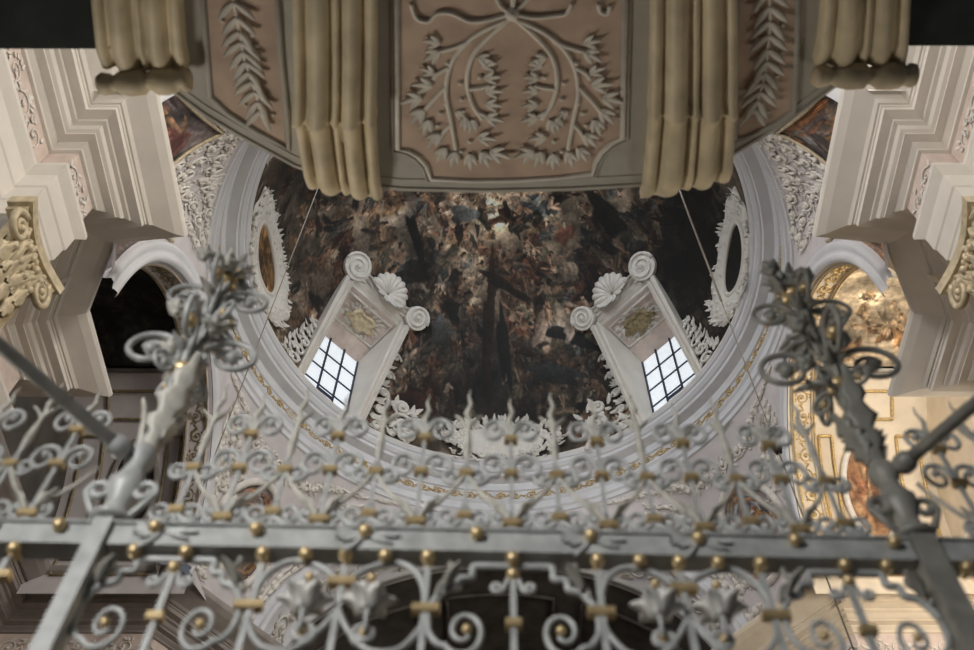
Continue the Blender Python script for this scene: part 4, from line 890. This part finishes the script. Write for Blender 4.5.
# posts with flowering finials
def post(a, label, mat):
    t = thing('gate_post', label, 'post', (GLOC[0] + a * math.cos(GRZ), GLOC[1] + a * math.sin(GRZ), -1.6), GRZ)
    sw = .066 if a < 0 else .088
    pp = lambda name, m_, f: gpart(t, name, m_, f)
    pp('shaft', mat, lambda mb: (mb.box((0, -.02, (2.5 + E) / 2), (sw, .092, 2.5 + E)), mb.box((0, -.02, .1), (.16, .16, .2))))
    pp('moulded_block', mat, lambda mb: (mb.lathe([(.03, 2.518), (.075, 2.518), (.08, 2.535), (.05, 2.56), (.045, 2.62), (.07, 2.68), (.075, 2.72), (.05, 2.77), (.04, 2.82), (.06, 2.86), (.06, 2.90), (.035, 2.95), (.03, 3.1), (.022, 3.5), (.02, 4.3)], (0, -.01, E), n=12)))
    for s in (-1, 1):
        pp('bracket_scroll', mat, lambda mb: mb.tube([(s * (.05), -.02, 2.52 + E), (s * .10, -.03, 2.60 + E)] + [(s * (.085 + .045 * (1 - .03 * i) * math.cos(-.3 + i * .36)), -.03, 2.67 + E + .05 * (1 - .03 * i) * math.sin(-.3 + i * .36)) for i in range(20)], .014, 7))
    lm = 'leaf' if mat == 'iron' else 'dark'
    for i, (dx, dy, L, h) in enumerate(((.55 if a < 0 else -.1, -.75, .52, 2.93), (-.8, -.2, .30, 2.95), (.8, .3, .28, 2.95), (0, .8, .34, 2.95))):
        pp('acanthus_leaf', lm, lambda mb: mb.leaf((dx * .03, dy * .03, h + E), (dx * .16, dy * .16, 1), (dx, dy, -.1), L, .115, .14, .35, n=14, lobes=4))
    # two tiers of scrolls around the stem, each with a gilded heart
    for h, R, off, n, r0 in ((3.62, .135 if a < 0 else .15, .05, 4, .0155), (3.44, .07, .03, 4, .011), (3.86, .085, .04, 4, .011), (4.10, .115, .04, 4, .013), (4.30, .06, .03, 4, .010)):
        for q in range(n):
            th = q * PI / 2 + (0 if h not in (3.86, 3.44, 4.30) else PI / 4) + (.12 if a < 0 else -.12); d = Vector((math.cos(th), math.sin(th), 0)); 
            def f(mb):
                pts = [(off - .02, -.16), (off, -.07)] + spir((off + R, .0), R, PI, -1, 1.45, 30, .72); o_ = Vector((0, -.01, h + E))
                mb.tube([o_ + d * a_ + Vector((0, 0, z_)) for a_, z_ in pts], [r0 * (1.1 - .3 * i / len(pts)) for i in range(len(pts))], 7)
            sc = pp('finial_scroll', mat, f)
            def f(mb): mb.ball(Vector((0, -.01, h + E)) + d * (off + R * 1.0), R * .26, 8)
            gpart(sc, 'scroll_heart', 'ball' if q % 2 else mat, f)
    rnd = random.Random(12)
    for q in range(22):
        th = rnd.uniform(0, 6.28); h = rnd.uniform(3.5, 4.42); d = Vector((math.cos(th), math.sin(th), 0)); L = rnd.uniform(.09, .16) * (1.25 - (h - 3.5) * .5)
        pp('finial_leaf', lm if q % 3 else mat, lambda mb: mb.leaf(Vector((0, -.01, h + E)) + d * .03, d + Vector((0, 0, rnd.uniform(-.3, .9))), Vector((0, 0, 1)) - d * .3, L, L * .42, -.3, .5, n=6, lobes=2))
    for q in range(9):
        th = rnd.uniform(0, 6.28); h = rnd.uniform(3.6, 4.35); d = Vector((math.cos(th), math.sin(th), 0)); rr_ = rnd.uniform(.08, .16)
        def f(mb):
            c = Vector((0, -.01, h + E)) + d * rr_
            for i in range(5):
                e = i * 2 * PI / 5; dd = Vector((math.cos(e), math.sin(e), .5)); mb.leaf(c, dd, Vector((0, 0, 1)), .07, .06, .3, .5)
            mb.ball(c, .022, 7)
        pp('finial_blossom', lm, f)
    for q in range(8):
        th = q * PI / 4; pp('bud_petal', lm, lambda mb: mb.leaf((math.cos(th) * .02, math.sin(th) * .02 - .01, 4.3 + E), (math.cos(th) * .28, math.sin(th) * .28, 1), (math.cos(th), math.sin(th), -.2), .17, .06, .25, .4, n=6))
    gpart(t, 'gilded_collar', 'ball', lambda mb: mb.lathe([(.02, 4.24), (.055, 4.25), (.06, 4.28), (.05, 4.31), (.02, 4.32)], (0, -.01, E), n=12))
    gpart(t, 'gilded_collar', 'ball', lambda mb: mb.lathe([(.02, 3.44), (.05, 3.45), (.055, 3.48), (.045, 3.51), (.02, 3.52)], (0, -.01, E), n=12))
    return t
post(-1.474, 'left iron gate post topped by a pale flowering scroll finial', 'iron')
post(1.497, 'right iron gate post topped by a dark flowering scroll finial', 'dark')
def stay(a, dx, dy, label, mat):
    c, s = math.cos(GRZ), math.sin(GRZ); p = Vector((GLOC[0] + a * c, GLOC[1] + a * s, 2.86)); d = Vector((dx, dy, 0)).normalized()
    t = thing('iron_stay', label, 'stay', p)
    mb = MB(); mb.tube([p + d * .07, p + d * 1.2, p + d * 2.6], .027, 10); mb.build('rod', mat, t)
    mb = MB(); mb.lathe([(.03, .0), (.045, .02), (.045, .06), (.03, .08)], p + d * .07, d, 12); mb.build('socket', mat, t)
stay(-1.474, -.40, -.58, 'grey iron stay running out from the left post', 'iron')
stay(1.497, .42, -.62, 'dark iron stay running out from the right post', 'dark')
